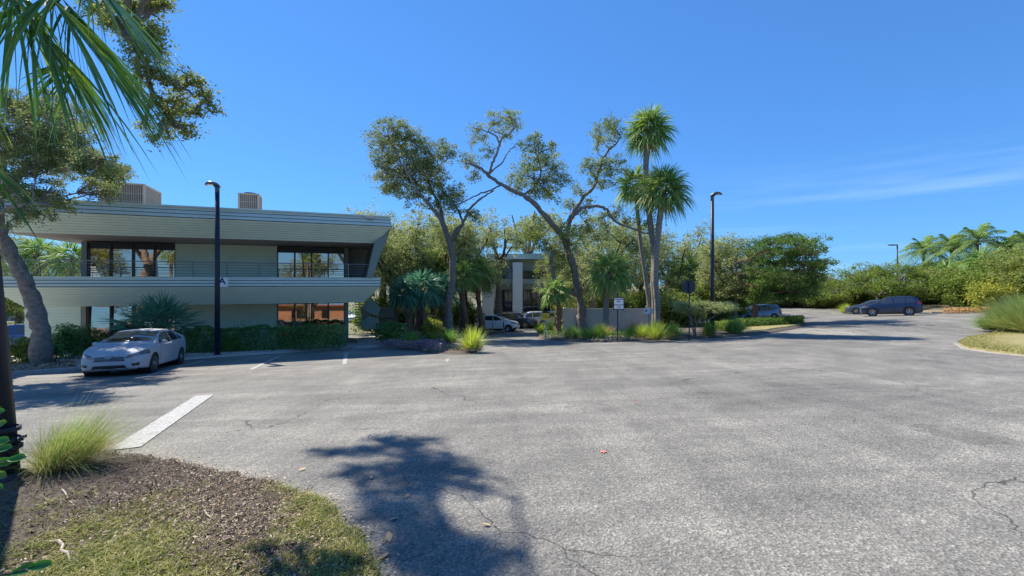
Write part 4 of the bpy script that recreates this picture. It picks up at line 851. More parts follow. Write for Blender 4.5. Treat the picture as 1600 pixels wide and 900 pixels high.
# ---------------------------------------------------------------- hedges and near shrubs
def hedge(A, Bp, w, h, label, lm=M_HEDGE, size=.075, n=9000, name='hedge'):
    A = np.array(A[:2]); Bp = np.array(Bp[:2]); L_ = np.linalg.norm(Bp-A); tg = (Bp-A)/L_; nr = np.array([-tg[1], tg[0]]); c0 = (A+Bp)/2
    t = thing(name, label, 'hedge', (c0[0], c0[1], gz(*c0))); lf = MB()
    u = rng.uniform(0, L_, n); f = rng.random(n); v = rng.uniform(-w/2, w/2, n); z = rng.uniform(.06, h, n)
    s_ = rng.random(n); top = s_ < .3; fr = (s_ >= .3) & (s_ < .7); bk = (s_ >= .7) & (s_ < .85)
    z[top] = h-np.abs(rng.normal(0, .05, top.sum())); v[fr] = -w/2+np.abs(rng.normal(0, .06, fr.sum())); v[bk] = w/2-np.abs(rng.normal(0, .06, bk.sum()))
    bump = .07*np.sin(u*2.3)+.05*np.sin(u*5.1+z*3)+.05*np.sin(u*9+1); v += np.where(v < 0, -1, 1)*bump*.8; z += np.where(top, bump, 0)
    v = np.where(z > h-.15, v*.9, v)
    xy = A+tg*u[:, None]+nr*v[:, None]; C = np.c_[xy, g(xy[:, 0], xy[:, 1])+z+.08]; leaves(lf, C, size, .55); lf.build('foliage', lm, t)
    st_ = MB()
    for i in range(int(L_/.35)):
        q = A+tg*(i+.5)*.35+nr*rng.uniform(-w*.3, w*.3); z0 = gz(*q)
        for j in range(4): e = q+rng.normal(0, .22, 2); st_.tube(crook(np.array([q[0], q[1], z0]), np.array([e[0], e[1], z0+h*.85]), 4, .06), [.02, .015, .01, .006], 4, False)
    st_.build('stems', M_BARKD, t); return t
hA = G(292, 558)+Vv*1.2; hB = G(541, 548)+Vv*.9
dv = (hB-hA)[:2]; hB2 = hB
hedge(hA-np.array([dv[0], dv[1], 0])*.06, hB2, 1.1, 1.22, 'long clipped dark green hedge under the office window right of the lamp post', n=26000)
hedge(G(592, 541)+Vv*.8, G(640, 541)+Vv*2.2, 1.3, 1.18, 'short clipped hedge right of the concrete walkway', n=8000)
hA = G(200, 562)+Vv*1.6; hedge(hA, G(292, 557)+Vv*1.6, 1.0, 1.15, 'clipped hedge hidden partly behind the sedan and palmetto', n=7000)
for px, py, w, h, lab, lm in [(12, 577, 1.4, 1.25, 'light green shrub at the far left kerb', M_BRIGHT), (36, 574, 1.3, 1.4, 'leggy green shrub just left of the curved oak trunk', M_BRIGHT), (90, 566, 1.6, 1.6, 'leafy shrub just right of the curved oak trunk', M_HEDGE), (112, 562, 1.5, 1.4, 'dark shrub beyond the nose of the silver sedan', M_HEDGE), (140, 556, 1.6, 1.2, 'green shrub under the lower left window', M_HEDGE), (62, 576, .9, .7, 'low sprout ringing the foot of the curved oak', M_HEDGE)]:
    p = G(px, py); shrub(0, 0, w, h, lab, lm, size=.085, tuft=.14, per=44, dens=1.0, base=p+Vv*.9-[0, 0, 0])
for px, d, lab in [(20, 30, 'hedge mass across the drive at the far left'), (75, 27, 'low green hedge left of the office side wall')]:
    shrub(px, d, 5, 1.3, lab, M_BRIGHT, size=.11, tuft=.25, per=40, dens=1.1)
p = G(678, 534); shrub(0, 0, 1.35, 1.5, 'round yellow variegated shrub at the tip of the planting island', M_YEL, size=.10, tuft=.14, per=40, dens=1.6, base=p, nb=9)
p = G(612, 540); shrub(0, 0, .6, .95, 'small light green shrub before the short hedge', M_BRIGHT, size=.08, tuft=.1, per=34, dens=1.2, base=p, nb=5)
# bare shrubs in front of the long hedge
def twiggy(px, py, h, label):
    bs = G(px, py); t = thing('bare_shrub', label, 'shrub', bs, 'bare twiggy shrubs before the office hedge'); w = MB(); lf = MB()
    for i in range(6):
        a = rng.uniform(0, 2*PI); p1 = bs+[rng.uniform(-.12, .12), rng.uniform(-.1, .1), h*.45]; tp = bs+[math.cos(a)*.42, math.sin(a)*.35, h*rng.uniform(.8, 1.05)]; w.tube(np.vstack([crook(bs, p1, 4, .06), crook(p1, tp, 5, .1)[1:]]), np.linspace(.028, .007, 8), 5, False)
        for j in range(6): e = tp+rng.normal(0, .18, 3); w.tube(crook(p1+(tp-p1)*rng.uniform(.4, 1), e, 3, .1), [.01, .006, .003], 3, False); leaves(lf, e+rng.normal(0, .08, (5, 3)), .07)
    w.build('stem', mat('pale_twig', (.25, .22, .19), .9), t); lf.build('foliage', M_HEDGE, t)
twiggy(389, 551, 1.2, 'bare twiggy shrub before the hedge just right of the grass clump'); twiggy(440, 548, 1.6, 'bare twiggy shrub before the hedge at the window left edge'); twiggy(462, 548, 1.65, 'pale forked bare shrub before the middle of the window'); twiggy(322, 553, 1.1, 'bare twiggy shrub left of the lamp post')
# flat topped shrub
d = 26.5; bs = GD(1086, d)
limbs = [[bs-[0, 0, .1], P(1082, 512, d), P(1078, 495, d), P(1070, 485, d)], [bs, P(1088, 508, d), P(1096, 495, d), P(1108, 486, d)], [P(1086, 505, d), P(1086, 495, d), P(1088, 485, d)], [P(1090, 505, d), P(1110, 498, d), P(1125, 487, d)]]
bl = [(P(x, y, d+rng.uniform(-.7, .7)), (.5, .5, .20)) for x in range(1062, 1142, 7) for y in (478, 482)]
tree_obj('clipped_shrub', 'flat topped clipped shrub on bare stems beside the stop sign', bs, limbs, [[.06, .05, .04, .02], [.06, .05, .04, .02], [.04, .03, .02], [.04, .03, .02]], bl, M_BARK, M_OAKD, cat='shrub', size=.08, dens=1.4, tuft=.17, per=60)

# ---------------------------------------------------------------- grasses
def clump(base, h, r, n, label, m, droop=.5, w=.012, lean=(0, 0), name='ornamental_grass', m2=None, group=None, seg=6, frac=.4):
    base = np.array(base, float); t = thing(name, label, 'grass', base, group)
    for k2_, (mm_, cnt, hs) in enumerate([(m, n, 1.0)]+([(m2, int(n*frac), .62)] if m2 else [])):
        b = MB(); a = rng.uniform(0, 2*PI, cnt); el = rng.beta(2.2, 1.3, cnt)*R(70)+R(20); L_ = h*hs*rng.uniform(.65, 1.15, cnt); o = base+np.c_[np.cos(a)*r*.35*rng.random(cnt), np.sin(a)*r*.35*rng.random(cnt), np.zeros(cnt)]
        dv = np.c_[np.cos(a)*np.cos(el)+lean[0], np.sin(a)*np.cos(el)+lean[1], np.sin(el)]; s_ = np.linspace(0, 1, seg+1)
        p = o[:, None]+dv[:, None]*(L_[:, None]*s_[None])[..., None]; dr = droop*rng.uniform(.4, 1.5, cnt)*(1.15-np.sin(el)*.7)
        p[..., 2] -= (s_[None]**2.2)*(L_*dr)[:, None]; p[..., 0] += s_[None]**2*lean[0]*L_[:, None]*.5
        sd = np.stack([-np.sin(a), np.cos(a), np.zeros(cnt)], -1)+rng.normal(0, .3, (cnt, 3)); ww = w*np.interp(s_, [0, .3, 1], [.7, 1, .06])
        V = np.concatenate([p+sd[:, None]*ww[None, :, None]/2, p-sd[:, None]*ww[None, :, None]/2], 1); nn = seg+1; i = np.arange(seg)
        F = np.stack([i, i+1, i+nn+1, i+nn], -1)[None]+(np.arange(cnt)*2*nn)[:, None, None]; b.add(V.reshape(-1, 3), F.reshape(-1, 4))
        b.build('blades' if k2_ == 0 else 'dry_blades', mm_, t)
    return t
clump(G(98, 738)+np.array([0, 0, .04]), .98, .75, 1500, 'big windblown fountain grass on the mulch at the near left', M_GR_N, droop=.62, w=.0034, lean=(.26, .0), m2=M_GR_T, seg=10, frac=.5)
clump(G(150, 705), .42, .3, 260, 'dry curled tuft beside the painted bar', M_GR_T, droop=.8, w=.006)
GG = 'ornamental grass clumps in the beds'
for px, py, h, r, m, lab in [(362, 553, 1.15, .8, M_GR_G, 'green and tan grass clump just right of the lamp post by the hedge'), (738, 551, 1.25, .75, M_GR_Y, 'bright yellow green grass clump at the end of the planting island'), (643, 545, 1.0, .9, M_GR_G, 'soft blue green grass beside the small light green shrub'), (703, 540, 1.0, .9, M_GR_G, 'green grass clump right of the round yellow shrub'), (845, 523, .9, .6, M_GR_Y, 'yellow grass clump left of the yellow sign post'), (858, 521, 1.1, .8, M_GR_G, 'dark green grass clump right of the yellow sign post'), (876, 523, .9, .6, M_GR_Y, 'small bright grass at the foot of the reddish palm'),
    (893, 532, 1.0, .8, M_GR_G, 'grass clump left of the arching oak trunk'), (918, 533, .9, .8, M_GR_G, 'grass clump right of the arching oak trunk'), (937, 532, 1.1, .8, M_GR_Y, 'yellowish grass clump under the small palm'), (952, 528, .9, .9, M_GR_T, 'tan grass clump behind the arrow sign post'), (985, 530, .8, .7, M_GR_G, 'low grass right of the arrow sign post'), (1003, 531, 1.0, .7, M_GR_Y, 'spiky yellow grass between the arrow sign and the small white sign'), (1024, 533, 1.25, .9, M_GR_Y, 'tall yellow green grass under the twin palms'), (1050, 531, 1.1, .8, M_GR_G, 'green grass clump left of the stop sign post'), (1108, 528, 1.1, .5, M_GR_G, 'narrow green grass at the foot of the right lamp post'), (1147, 524, 1.35, 1.3, M_GR_G, 'large green and tan grass clump right of the right lamp post'), (1132, 520, .9, .7, M_GR_Y, 'yellow grass behind the right lamp post'), (1340, 491, 1.0, .8, M_GR_T, 'straw coloured grass at the nose of the navy car'), (1320, 490, 1.2, .9, M_GR_Y, 'pale grass clump left of the pale parked car'), (990, 522, 1.0, .7, M_GR_T, 'brownish grass against the vinyl fence')]:
    clump(G(px, py)+np.array([0, 0, .08]), h*1.05, r*.75, 650, lab, m, droop=.42, w=.017, m2=M_GR_T, group=GG, frac=.6)
for px, py, h, lab in [(1575, 520, 2.0, 'tall pale grass clump on the right verge'), (1612, 524, 2.4, 'largest tall grass clump, cut by the right edge'), (1590, 510, 2.4, 'tall grass clump behind the others at the right edge'), (1550, 518, 1.0, 'short dark grass at the tip of the right verge')]:
    clump(G(px, py)+np.array([0, 0, .08]), h, 1.1, 1500, lab, M_GR_N if h > 1.5 else M_GR_G, droop=.5, w=.018, lean=(-.12, 0), m2=M_GR_T, group='tall grasses on the right verge', frac=.25)
# low ground cover in the beds
def scatter_poly(poly, c, n, inner=0.0):
    j = rng.integers(0, len(poly), n); a = poly[j]; b_ = poly[(j+1) % len(poly)]; t = rng.random((n, 1)); e = a+(b_-a)*t; s_ = np.sqrt(rng.random((n, 1)))*(1-inner); return c+(e-c)*s_*.985
def cover(pxs, n, m, h, size, label, name='ground_cover'):
    pts = np.array([q[:2] for q in pxs]); c = pts.mean(0); xy = scatter_poly(pts, c, n); C = np.c_[xy, g(xy[:, 0], xy[:, 1])+.12+rng.random(n)*h]; b = MB(); leaves(b, C, size, .5); o = b.build(name, m, kind='stuff'); o['label'] = label; o['category'] = 'ground cover'
cover([G(585, 546), G(650, 549), G(690, 553), G(700, 546), G(660, 542), G(610, 541)], 6000, M_RED, .35, .08, 'purplish low ground cover along the planting island')
cover([G(660, 552), G(742, 553), G(755, 546), G(735, 536), G(670, 542)], 5000, M_LITTER, .06, .08, 'dry leaf litter on the planting island', 'leaf_litter')
cover([GD(1150, 33), GD(1258, 33.5), GD(1255, 36), GD(1150, 36)], 9000, M_POIN, .6, .13, 'green low shrubs below the feathery tree')
cover([GD(1115, 30), GD(1165, 30), GD(1165, 34), GD(1115, 34)], 4000, M_BRIGHT, .6, .12, 'yellow green foliage below the feathery tree')
cover([G(840, 530), G(930, 536), G(1060, 532), G(1080, 522), G(960, 518), G(850, 520)], 9000, M_LITTER, .10, .09, 'dry leaf litter below the palms', 'leaf_litter')
cover([G(845, 531), G(930, 535), G(1060, 531), G(1075, 524), G(960, 524), G(850, 524)], 4500, M_GR_G, .35, .10, 'low green sprouts below the palms')
cover([G(1470, 492), GD(1560, 40.5), GD(1620, 38), GD(1610, 47), GD(1480, 48)], 9000, leafmat('autumn_cover', [(.22, .20, .08), (.35, .24, .12), (.30, .14, .07), (.40, .36, .18)], .2), .35, .14, 'dry reddish ground cover on the right bank')
cover([G(0, 588), G(120, 579), G(118, 570), G(0, 574)], 3500, M_LITTER, .08, .07, 'brown leaf litter round the curved oak', 'leaf_litter')
cover([G(300, 560), G(540, 546), B(-.5, -2, 0), B(-9, -3, 0)], 6000, leafmat('pale_litter', [(.12, .09, .07), (.45, .42, .38), (.7, .68, .64)], 0), .02, .05, 'pale shell litter along the hedge', 'leaf_litter')
# dry lawn blades at right
def blades(poly, c, n, h, m, label, w=.008, name='grass', mask=None):
    xy = scatter_poly(poly, c, n)
    if mask is not None: xy = xy[mask(xy)]
    n = len(xy); z = g(xy[:, 0], xy[:, 1])+.09; a = rng.uniform(0, 2*PI, n); hh = h*rng.uniform(.4, 1.3, n); o = np.c_[xy, z]; sd = np.c_[np.cos(a), np.sin(a), np.zeros(n)]*w; ln = np.c_[rng.normal(0, .5, n), rng.normal(0, .5, n), np.ones(n)]*hh[:, None]
    mid = o+ln*.55; tp = o+ln*[1.5, 1.5, .85]; V = np.stack([o-sd, o+sd, mid+sd*.8, mid-sd*.8, tp], 1).reshape(-1, 3); i = np.arange(n)*5; b = MB(); b.add(V, np.stack([i, i+1, i+2, i+3], -1)); b.F[3].append(np.stack([i+3, i+2, i+4], -1)); ob = b.build(name, m, kind='stuff'); ob['label'] = label; ob['category'] = 'grass'
pe = np.array([q[:2] for q in be]); blades(pe, pe.mean(0), 26000, .07, M_LAWN, 'short dry lawn at the right edge of the lot', w=.012)

# ---------------------------------------------------------------- foreground litter, twigs, grass
def fg_h(xy):
    v = xy-fgC; pe_ = fgP-fgC; ang = np.arctan2(pe_[:, 1], pe_[:, 0]); o_ = np.argsort(ang); re = np.interp(np.arctan2(v[:, 1], v[:, 0]), ang[o_], np.linalg.norm(pe_, axis=1)[o_], period=2*PI)
    q = np.clip(np.linalg.norm(v, axis=1)/re, 0, 1); return g(xy[:, 0], xy[:, 1])+.006+np.where(q < .96, .05+.05*(1-(q/.96)**2), np.interp(q, [.96, .985, 1], [.05, .015, 0]))
def vnoise(xy, sc, seed):
    r_ = np.random.default_rng(seed); out = 0
    for k2_ in range(6):
        a = r_.uniform(0, 2*PI); f = sc*(1.5**k2_)*.6; out = out+np.sin((xy[:, 0]*math.cos(a)+xy[:, 1]*math.sin(a))*f+r_.uniform(0, 6))/(1.25**k2_)
    return out
def fg_pts_near(n):
    xy = scatter_poly(fgP, fgC, n*2); s_ = (xy[:, 1] > 1.7) & (xy[:, 0] > -7.5); return xy[s_][:n]
def flat_bits(n, size, m, label, name, asp=.5, zz=.0, tilt=.35, pts=None):
    xy = fg_pts_near(n) if pts is None else pts; n = len(xy); z = fg_h(xy)+zz+rng.random(n)*.015; a = rng.uniform(0, 2*PI, n); s_ = size*np.clip(rng.lognormal(-.25, .5, n), .25, 2.6)
    A = np.c_[np.cos(a), np.sin(a), rng.normal(0, tilt, n)]*s_[:, None]/2; Bb = np.c_[-np.sin(a), np.cos(a), rng.normal(0, tilt, n)]*(s_*asp*rng.uniform(.5, 1.2, n))[:, None]/2; C = np.c_[xy, z]
    V = np.stack([C-A, C+Bb-A*.2, C+A, C-Bb-A*.2], 1).reshape(-1, 3); b = MB(); b.add(V, np.arange(n*4).reshape(-1, 4)); o = b.build(name, m, kind='stuff'); o['label'] = label; o['category'] = 'ground litter'
flat_bits(42000, .034, leafmat('mulch_chip', [(.02, .015, .012), (.065, .048, .038), (.11, .08, .062), (.20, .155, .12)], 0, rough=.9, scale=4, gain=1), 'dark shredded bark mulch', 'bark_mulch', .3)
xy = fg_pts_near(60000); dens = vnoise(xy, 2.0, 3)*.4+(xy[:, 0]+3.1)*1.3+.5; xy = xy[dens > rng.normal(0, .8, len(xy))]
flat_bits(0, .019, M_LITTER, 'fallen oak leaves strewn over the mulch', 'fallen_leaves', .45, .008, .4, pts=xy[:44000])
xy = fg_pts_near(150000); gd = vnoise(xy, 2.4, 11)*.8+(xy[:, 0]+2.7)*1.3+.1; xy = xy[gd > rng.normal(.15, .8, len(xy))]
M_FGG = leafmat('bed_grass', [(.10, .12, .03), (.18, .21, .045), (.28, .28, .08), (.36, .29, .15)], .3, scale=4, gain=1.2)
n = len(xy); o = np.c_[xy, fg_h(xy)]; a = rng.uniform(0, 2*PI, n); hh = .034*rng.uniform(.4, 1.6, n); sd = np.c_[np.cos(a), np.sin(a), np.zeros(n)]*.0026; ln = np.c_[rng.normal(0, .9, n), rng.normal(0, .9, n), np.ones(n)]*hh[:, None]
V = np.stack([o-sd, o+sd, o+ln*.6+sd*1.2, o+ln*.6-sd*1.2, o+ln*[1.4, 1.4, .9]], 1).reshape(-1, 3); i = np.arange(n)*5; b = MB(); b.add(V, np.stack([i, i+1, i+2, i+3], -1)); b.F[3].append(np.stack([i+3, i+2, i+4], -1)); ob = b.build('grass', M_FGG, kind='stuff'); ob['label'] = 'thin patchy grass growing through the leaf litter'; ob['category'] = 'grass'
# crumbs of mulch and leaves that strayed onto the asphalt edge
def stray(n, label, m, size, sprd):
    j = rng.integers(0, len(fgP), n); xy = fgP[j]+rng.normal(0, sprd, (n, 2)); xy = xy[xy[:, 1] > 1.6]; n = len(xy); a = rng.uniform(0, 2*PI, n); s_ = size*rng.uniform(.4, 1.5, n); C = np.c_[xy, g(xy[:, 0], xy[:, 1])+.018+rng.random(n)*.02]
    A = np.c_[np.cos(a), np.sin(a), rng.normal(0, .3, n)]*s_[:, None]/2; Bb = np.c_[-np.sin(a), np.cos(a), rng.normal(0, .3, n)]*s_[:, None]*.25
    b = MB(); b.add(np.stack([C-A, C+Bb, C+A, C-Bb], 1).reshape(-1, 3), np.arange(n*4).reshape(-1, 4)); ob = b.build('leaf_litter', m, kind='stuff'); ob['label'] = label; ob['category'] = 'ground litter'
stray(3500, 'crumbs of mulch and leaves along the asphalt edge', M_LITTER, .03, .07)
# a few leaves on the asphalt, each big enough to see
M_DRYL = mat('dry_leaf', (.55, .36, .18), .8)
for px, py, s_ in [(472, 735, .045), (615, 813, .05), (760, 822, .04), (608, 842, .07), (636, 777, .04), (710, 733, .045), (580, 748, .04), (600, 872, .06)]:
    c = G(px, py)+np.array([0, 0, .02]); a = rng.uniform(0, 6); e1 = np.array([math.cos(a), math.sin(a), .1])*s_; e2 = np.array([-math.sin(a), math.cos(a), .2])*s_*.4; b = MB()
    b.add([c-e1, c-e1*.3+e2, c+e1*.5+e2*.7, c+e1, c+e1*.4-e2, c-e1*.4-e2*.8], [(0, 1, 2, 3), (0, 3, 4, 5)]); tag(b.build('fallen_leaf', M_DRYL), 'dry tan oak leaf lying on the asphalt beside the planting bed', 'leaf', 'leaves on the asphalt')
M_TWIG = mat('bleached_twig', (.42, .36, .29), .8)
for a_, b_, r_, lab in [((72, 868), (112, 905), .014, 'thick curved bleached twig at the bottom of the bed'), ((97, 780), (118, 806), .008, 'short pale twig in the middle of the mulch'), ((68, 795), (82, 812), .005, 'thin curved pale twig left on the mulch'), ((320, 815), (328, 850), .008, 'forked twig lying in the patchy grass'), ((75, 835), (130, 818), .006, 'reddish brown stick across the mulch')]:
    A, Bq = G(*a_)+np.array([0, 0, .1]), G(*b_)+np.array([0, 0, .09]); w = MB(); p = crook(A, Bq, 6, .07); w.tube(p, np.linspace(r_, r_*.5, 6), 6); w.tube([p[3], p[3]+(Bq-A)*.2+[.03, .03, .01]], [r_*.5, r_*.2], 5); tag(w.build('twig', M_TWIG), lab, 'twig', 'twigs on the mulch')
# young fan leaf in front of the fountain grass, big round leaves at the left edge
M_YF = leafmat('young_fan_leaf', [(.05, .20, .015), (.07, .24, .02), (.14, .32, .03)], .3, rough=.35, gain=1)
bs = G(104, 732)+np.array([.03, -.10, .04]); t = thing('young_palm', 'small bright green pleated palm leaf in front of the fountain grass', 'palm', bs); b = MB(); n = 9
for i in range(n):
    a0, a1 = R(55+i*8), R(55+(i+1)*8); am = (a0+a1)/2; o = bs+[0, 0, .10]; L_ = .27; e = lambda a, l, y=0: o+np.array([-math.cos(a)*l*.9, y, math.sin(a)*l])
    b.add([o, e(a0, L_), e(am, L_*.93, .045)], [(0, 1, 2)]); b.add([o, e(am, L_*.93, .045), e(a1, L_)], [(0, 1, 2)])
b.build('leaf', M_YF, t); b = MB(); b.tube([bs-[0, 0, .05], bs+[0, 0, .12]], .012, 5)
b.tube([bs, bs+[.1, 0, .12], bs+[.14, 0, .13]], [.01, .008, .005], 5); b.build('stem', mat('petiole', (.16, .20, .07), .5), t)
def round_leaf(mb, c, dirv, nrm, L_, w):
    dirv = np.array(dirv, float); dirv /= np.linalg.norm(dirv); nrm = np.array(nrm, float); sd = np.cross(dirv, nrm); sd /= np.linalg.norm(sd); nrm = np.cross(sd, dirv); m = 9; V = []
    for i in range(m):
        f = i/(m-1); ww = w*math.sin(PI*min(1, f*.94+.06))**.6*(.55+.45*f); q = np.array(c)+dirv*L_*f
        V += [q+sd*ww/2+nrm*.012, q, q-sd*ww/2+nrm*.012]
    F = []
    for i in range(m-1): F += [(i*3, i*3+1, i*3+4, i*3+3), (i*3+1, i*3+2, i*3+5, i*3+4)]
    mb.add(V, F)
M_CLU = leafmat('waxy_leaf', [(.02, .11, .02), (.05, .20, .02), (.20, .26, .03)], .3, rough=.3, spec=.6, scale=8, gain=1)
bs = G(-60, 900); bs[2] = gz(bs[0], bs[1]); t = thing('waxy_shrub', 'shrub with big round glossy green leaves at the near left edge', 'shrub', bs); lf = MB(); wd = MB()
for px, py, dd_, dx, dy, L_, w in [(14, 719, 2.6, 1, .15, .095, .06), (-10, 722, 2.6, 1, -.1, .10, .07), (-12, 692, 2.6, 1, .1, .095, .07), (-10, 670, 2.62, .9, .5, .085, .06), (-12, 648, 2.6, 1, .3, .075, .05), (-12, 740, 2.58, 1, -.3, .08, .06), (-6, 705, 2.66, .8, .2, .09, .06), (20, 897, 2.15, 1, .35, .11, .06), (44, 888, 2.15, 1, .15, .11, .055), (-4, 906, 2.15, 1, 0, .09, .06), (-15, 655, 2.65, .6, .8, .09, .06), (-20, 760, 2.6, 1, -.2, .09, .06)]:
    c = P(px, py, dd_); round_leaf(lf, c, (dx, .15, dy), (rng.uniform(-.3, .3), -.8, .6), L_, w); wd.tube(crook(c-[.35, 0, .1], c, 4, .05), [.006, .005, .004, .003], 5, False)
wd.tube(crook(bs, P(-80, 720, 2.6)-[.0, 0, .1], 6, .05), [.02, .018, .016, .014, .012, .01], 6); lf.build('foliage', M_CLU, t, smooth=True); wd.build('stem', M_BARKD, t)
for px, py, lab in [(63, 735, 'light green seedling beside the lamp post'), (92, 808, 'tiny yellow green sprout on the bare mulch'), (50, 868, 'thin dark sprout at the foot of the lamp post shadow')]:
    clump(G(px, py)+np.array([0, 0, .06]), .17 if py < 750 else .08, .03, 14, lab, M_YF, droop=.3, w=.010 if py < 750 else .006, name='seedling', seg=4)

# ---------------------------------------------------------------- cars
def sm_interp(xs, xp, fp, win=.12):
    xx = np.arange(-1, 7, .02); y = np.interp(xx, xp, fp); k_ = int(win/.02); ker = np.hanning(k_*2+3); ker /= ker.sum(); y = np.convolve(np.pad(y, (len(ker)//2,)*2, 'edge'), ker, 'valid'); return np.interp(xs, xx, y)
def inpoly(x, y, poly):
    poly = np.array(poly); ins = np.zeros(len(x), bool); n = len(poly)
    for i in range(n):
        x1, y1 = poly[i]; x2, y2 = poly[(i+1) % n]; c = ((y1 > y) != (y2 > y)) & (x < (x2-x1)*(y-y1)/(y2-y1+1e-12)+x1); ins ^= c
    return ins
M_TYRE = mat('tyre_rubber', (.02, .02, .021), .85); M_RIM = mat('alloy_rim', (.55, .56, .57), .3, metal=.9); M_BLK = mat('black_trim', (.015, .015, .016), .5)
M_CGL = mat('car_glass', (.03, .035, .04), .03, spec=1.0, coat=1); M_HL = mat('headlight_glass', (.13, .14, .16), .15, metal=.3, coat=1); M_TL = mat('tail_light_red', (.35, .015, .01), .2, coat=1); M_AMB = mat('indicator_amber', (.6, .22, .04), .25)
M_CHR = mat('chrome', (.6, .62, .65), .15, metal=1)
CARS = {
 'sedan': dict(L=4.8, W=.91, r=.325, ax=(.96, 3.74), zt=([0, .06, .3, .8, 1.15, 1.3, 1.6, 2.1, 2.5, 3.0, 3.4, 3.75, 4.15, 4.4, 4.7, 4.8], [.66, .75, .85, .95, 1.01, 1.05, 1.21, 1.42, 1.47, 1.465, 1.42, 1.33, 1.15, 1.12, 1.08, .9]),
   zs=([0, .3, .8, 1.4, 2.5, 3.5, 4.2, 4.65, 4.8], [.56, .74, .84, .91, .93, .98, 1.02, .98, .82]), dlo=[(1.50, .955), (2.15, 1.32), (2.75, 1.375), (3.25, 1.345), (3.72, 1.20), (3.98, 1.055), (3.6, 1.02), (2.5, .975)], pil=[2.74, 3.62], ws=(1.30, 2.10), rw=(3.58, 4.16), doors=[(1.45, 2.70), (2.76, 3.55)]),
 'suv': dict(L=4.55, W=.92, r=.36, ax=(.90, 3.55), zt=([0, .06, .3, .8, 1.15, 1.3, 1.6, 1.95, 2.4, 3.2, 3.9, 4.15, 4.4, 4.5, 4.55], [.72, .85, .97, 1.05, 1.10, 1.14, 1.38, 1.60, 1.675, 1.68, 1.63, 1.57, 1.25, 1.10, .95]),
   zs=([0, .3, .8, 1.4, 2.5, 3.5, 4.2, 4.5, 4.55], [.62, .85, .95, 1.02, 1.05, 1.10, 1.13, 1.05, .88]), dlo=[(1.42, 1.09), (1.98, 1.50), (2.5, 1.57), (3.4, 1.55), (3.85, 1.47), (4.08, 1.28), (4.0, 1.18), (2.6, 1.11)], pil=[2.48, 3.38], ws=(1.33, 1.98), rw=(4.16, 4.42), doors=[(1.38, 2.44), (2.52, 3.34)]),
 'hatch': dict(L=4.17, W=.88, r=.32, ax=(.83, 3.43), zt=([0, .06, .3, .7, 1.0, 1.2, 1.6, 1.95, 2.4, 3.0, 3.5, 3.8, 4.05, 4.17], [.66, .80, .93, 1.01, 1.07, 1.14, 1.40, 1.55, 1.60, 1.585, 1.50, 1.40, 1.15, .9]),
   zs=([0, .3, .8, 1.4, 2.5, 3.3, 3.9, 4.17], [.58, .80, .90, .96, 1.0, 1.08, 1.1, .84]), dlo=[(1.28, 1.03), (1.95, 1.43), (2.4, 1.49), (3.1, 1.46), (3.5, 1.36), (3.72, 1.2), (3.2, 1.13), (2.2, 1.05)], pil=[2.28, 3.1], ws=(1.22, 1.98), rw=(3.62, 4.0), doors=[(1.26, 2.24), (2.32, 3.06)])}
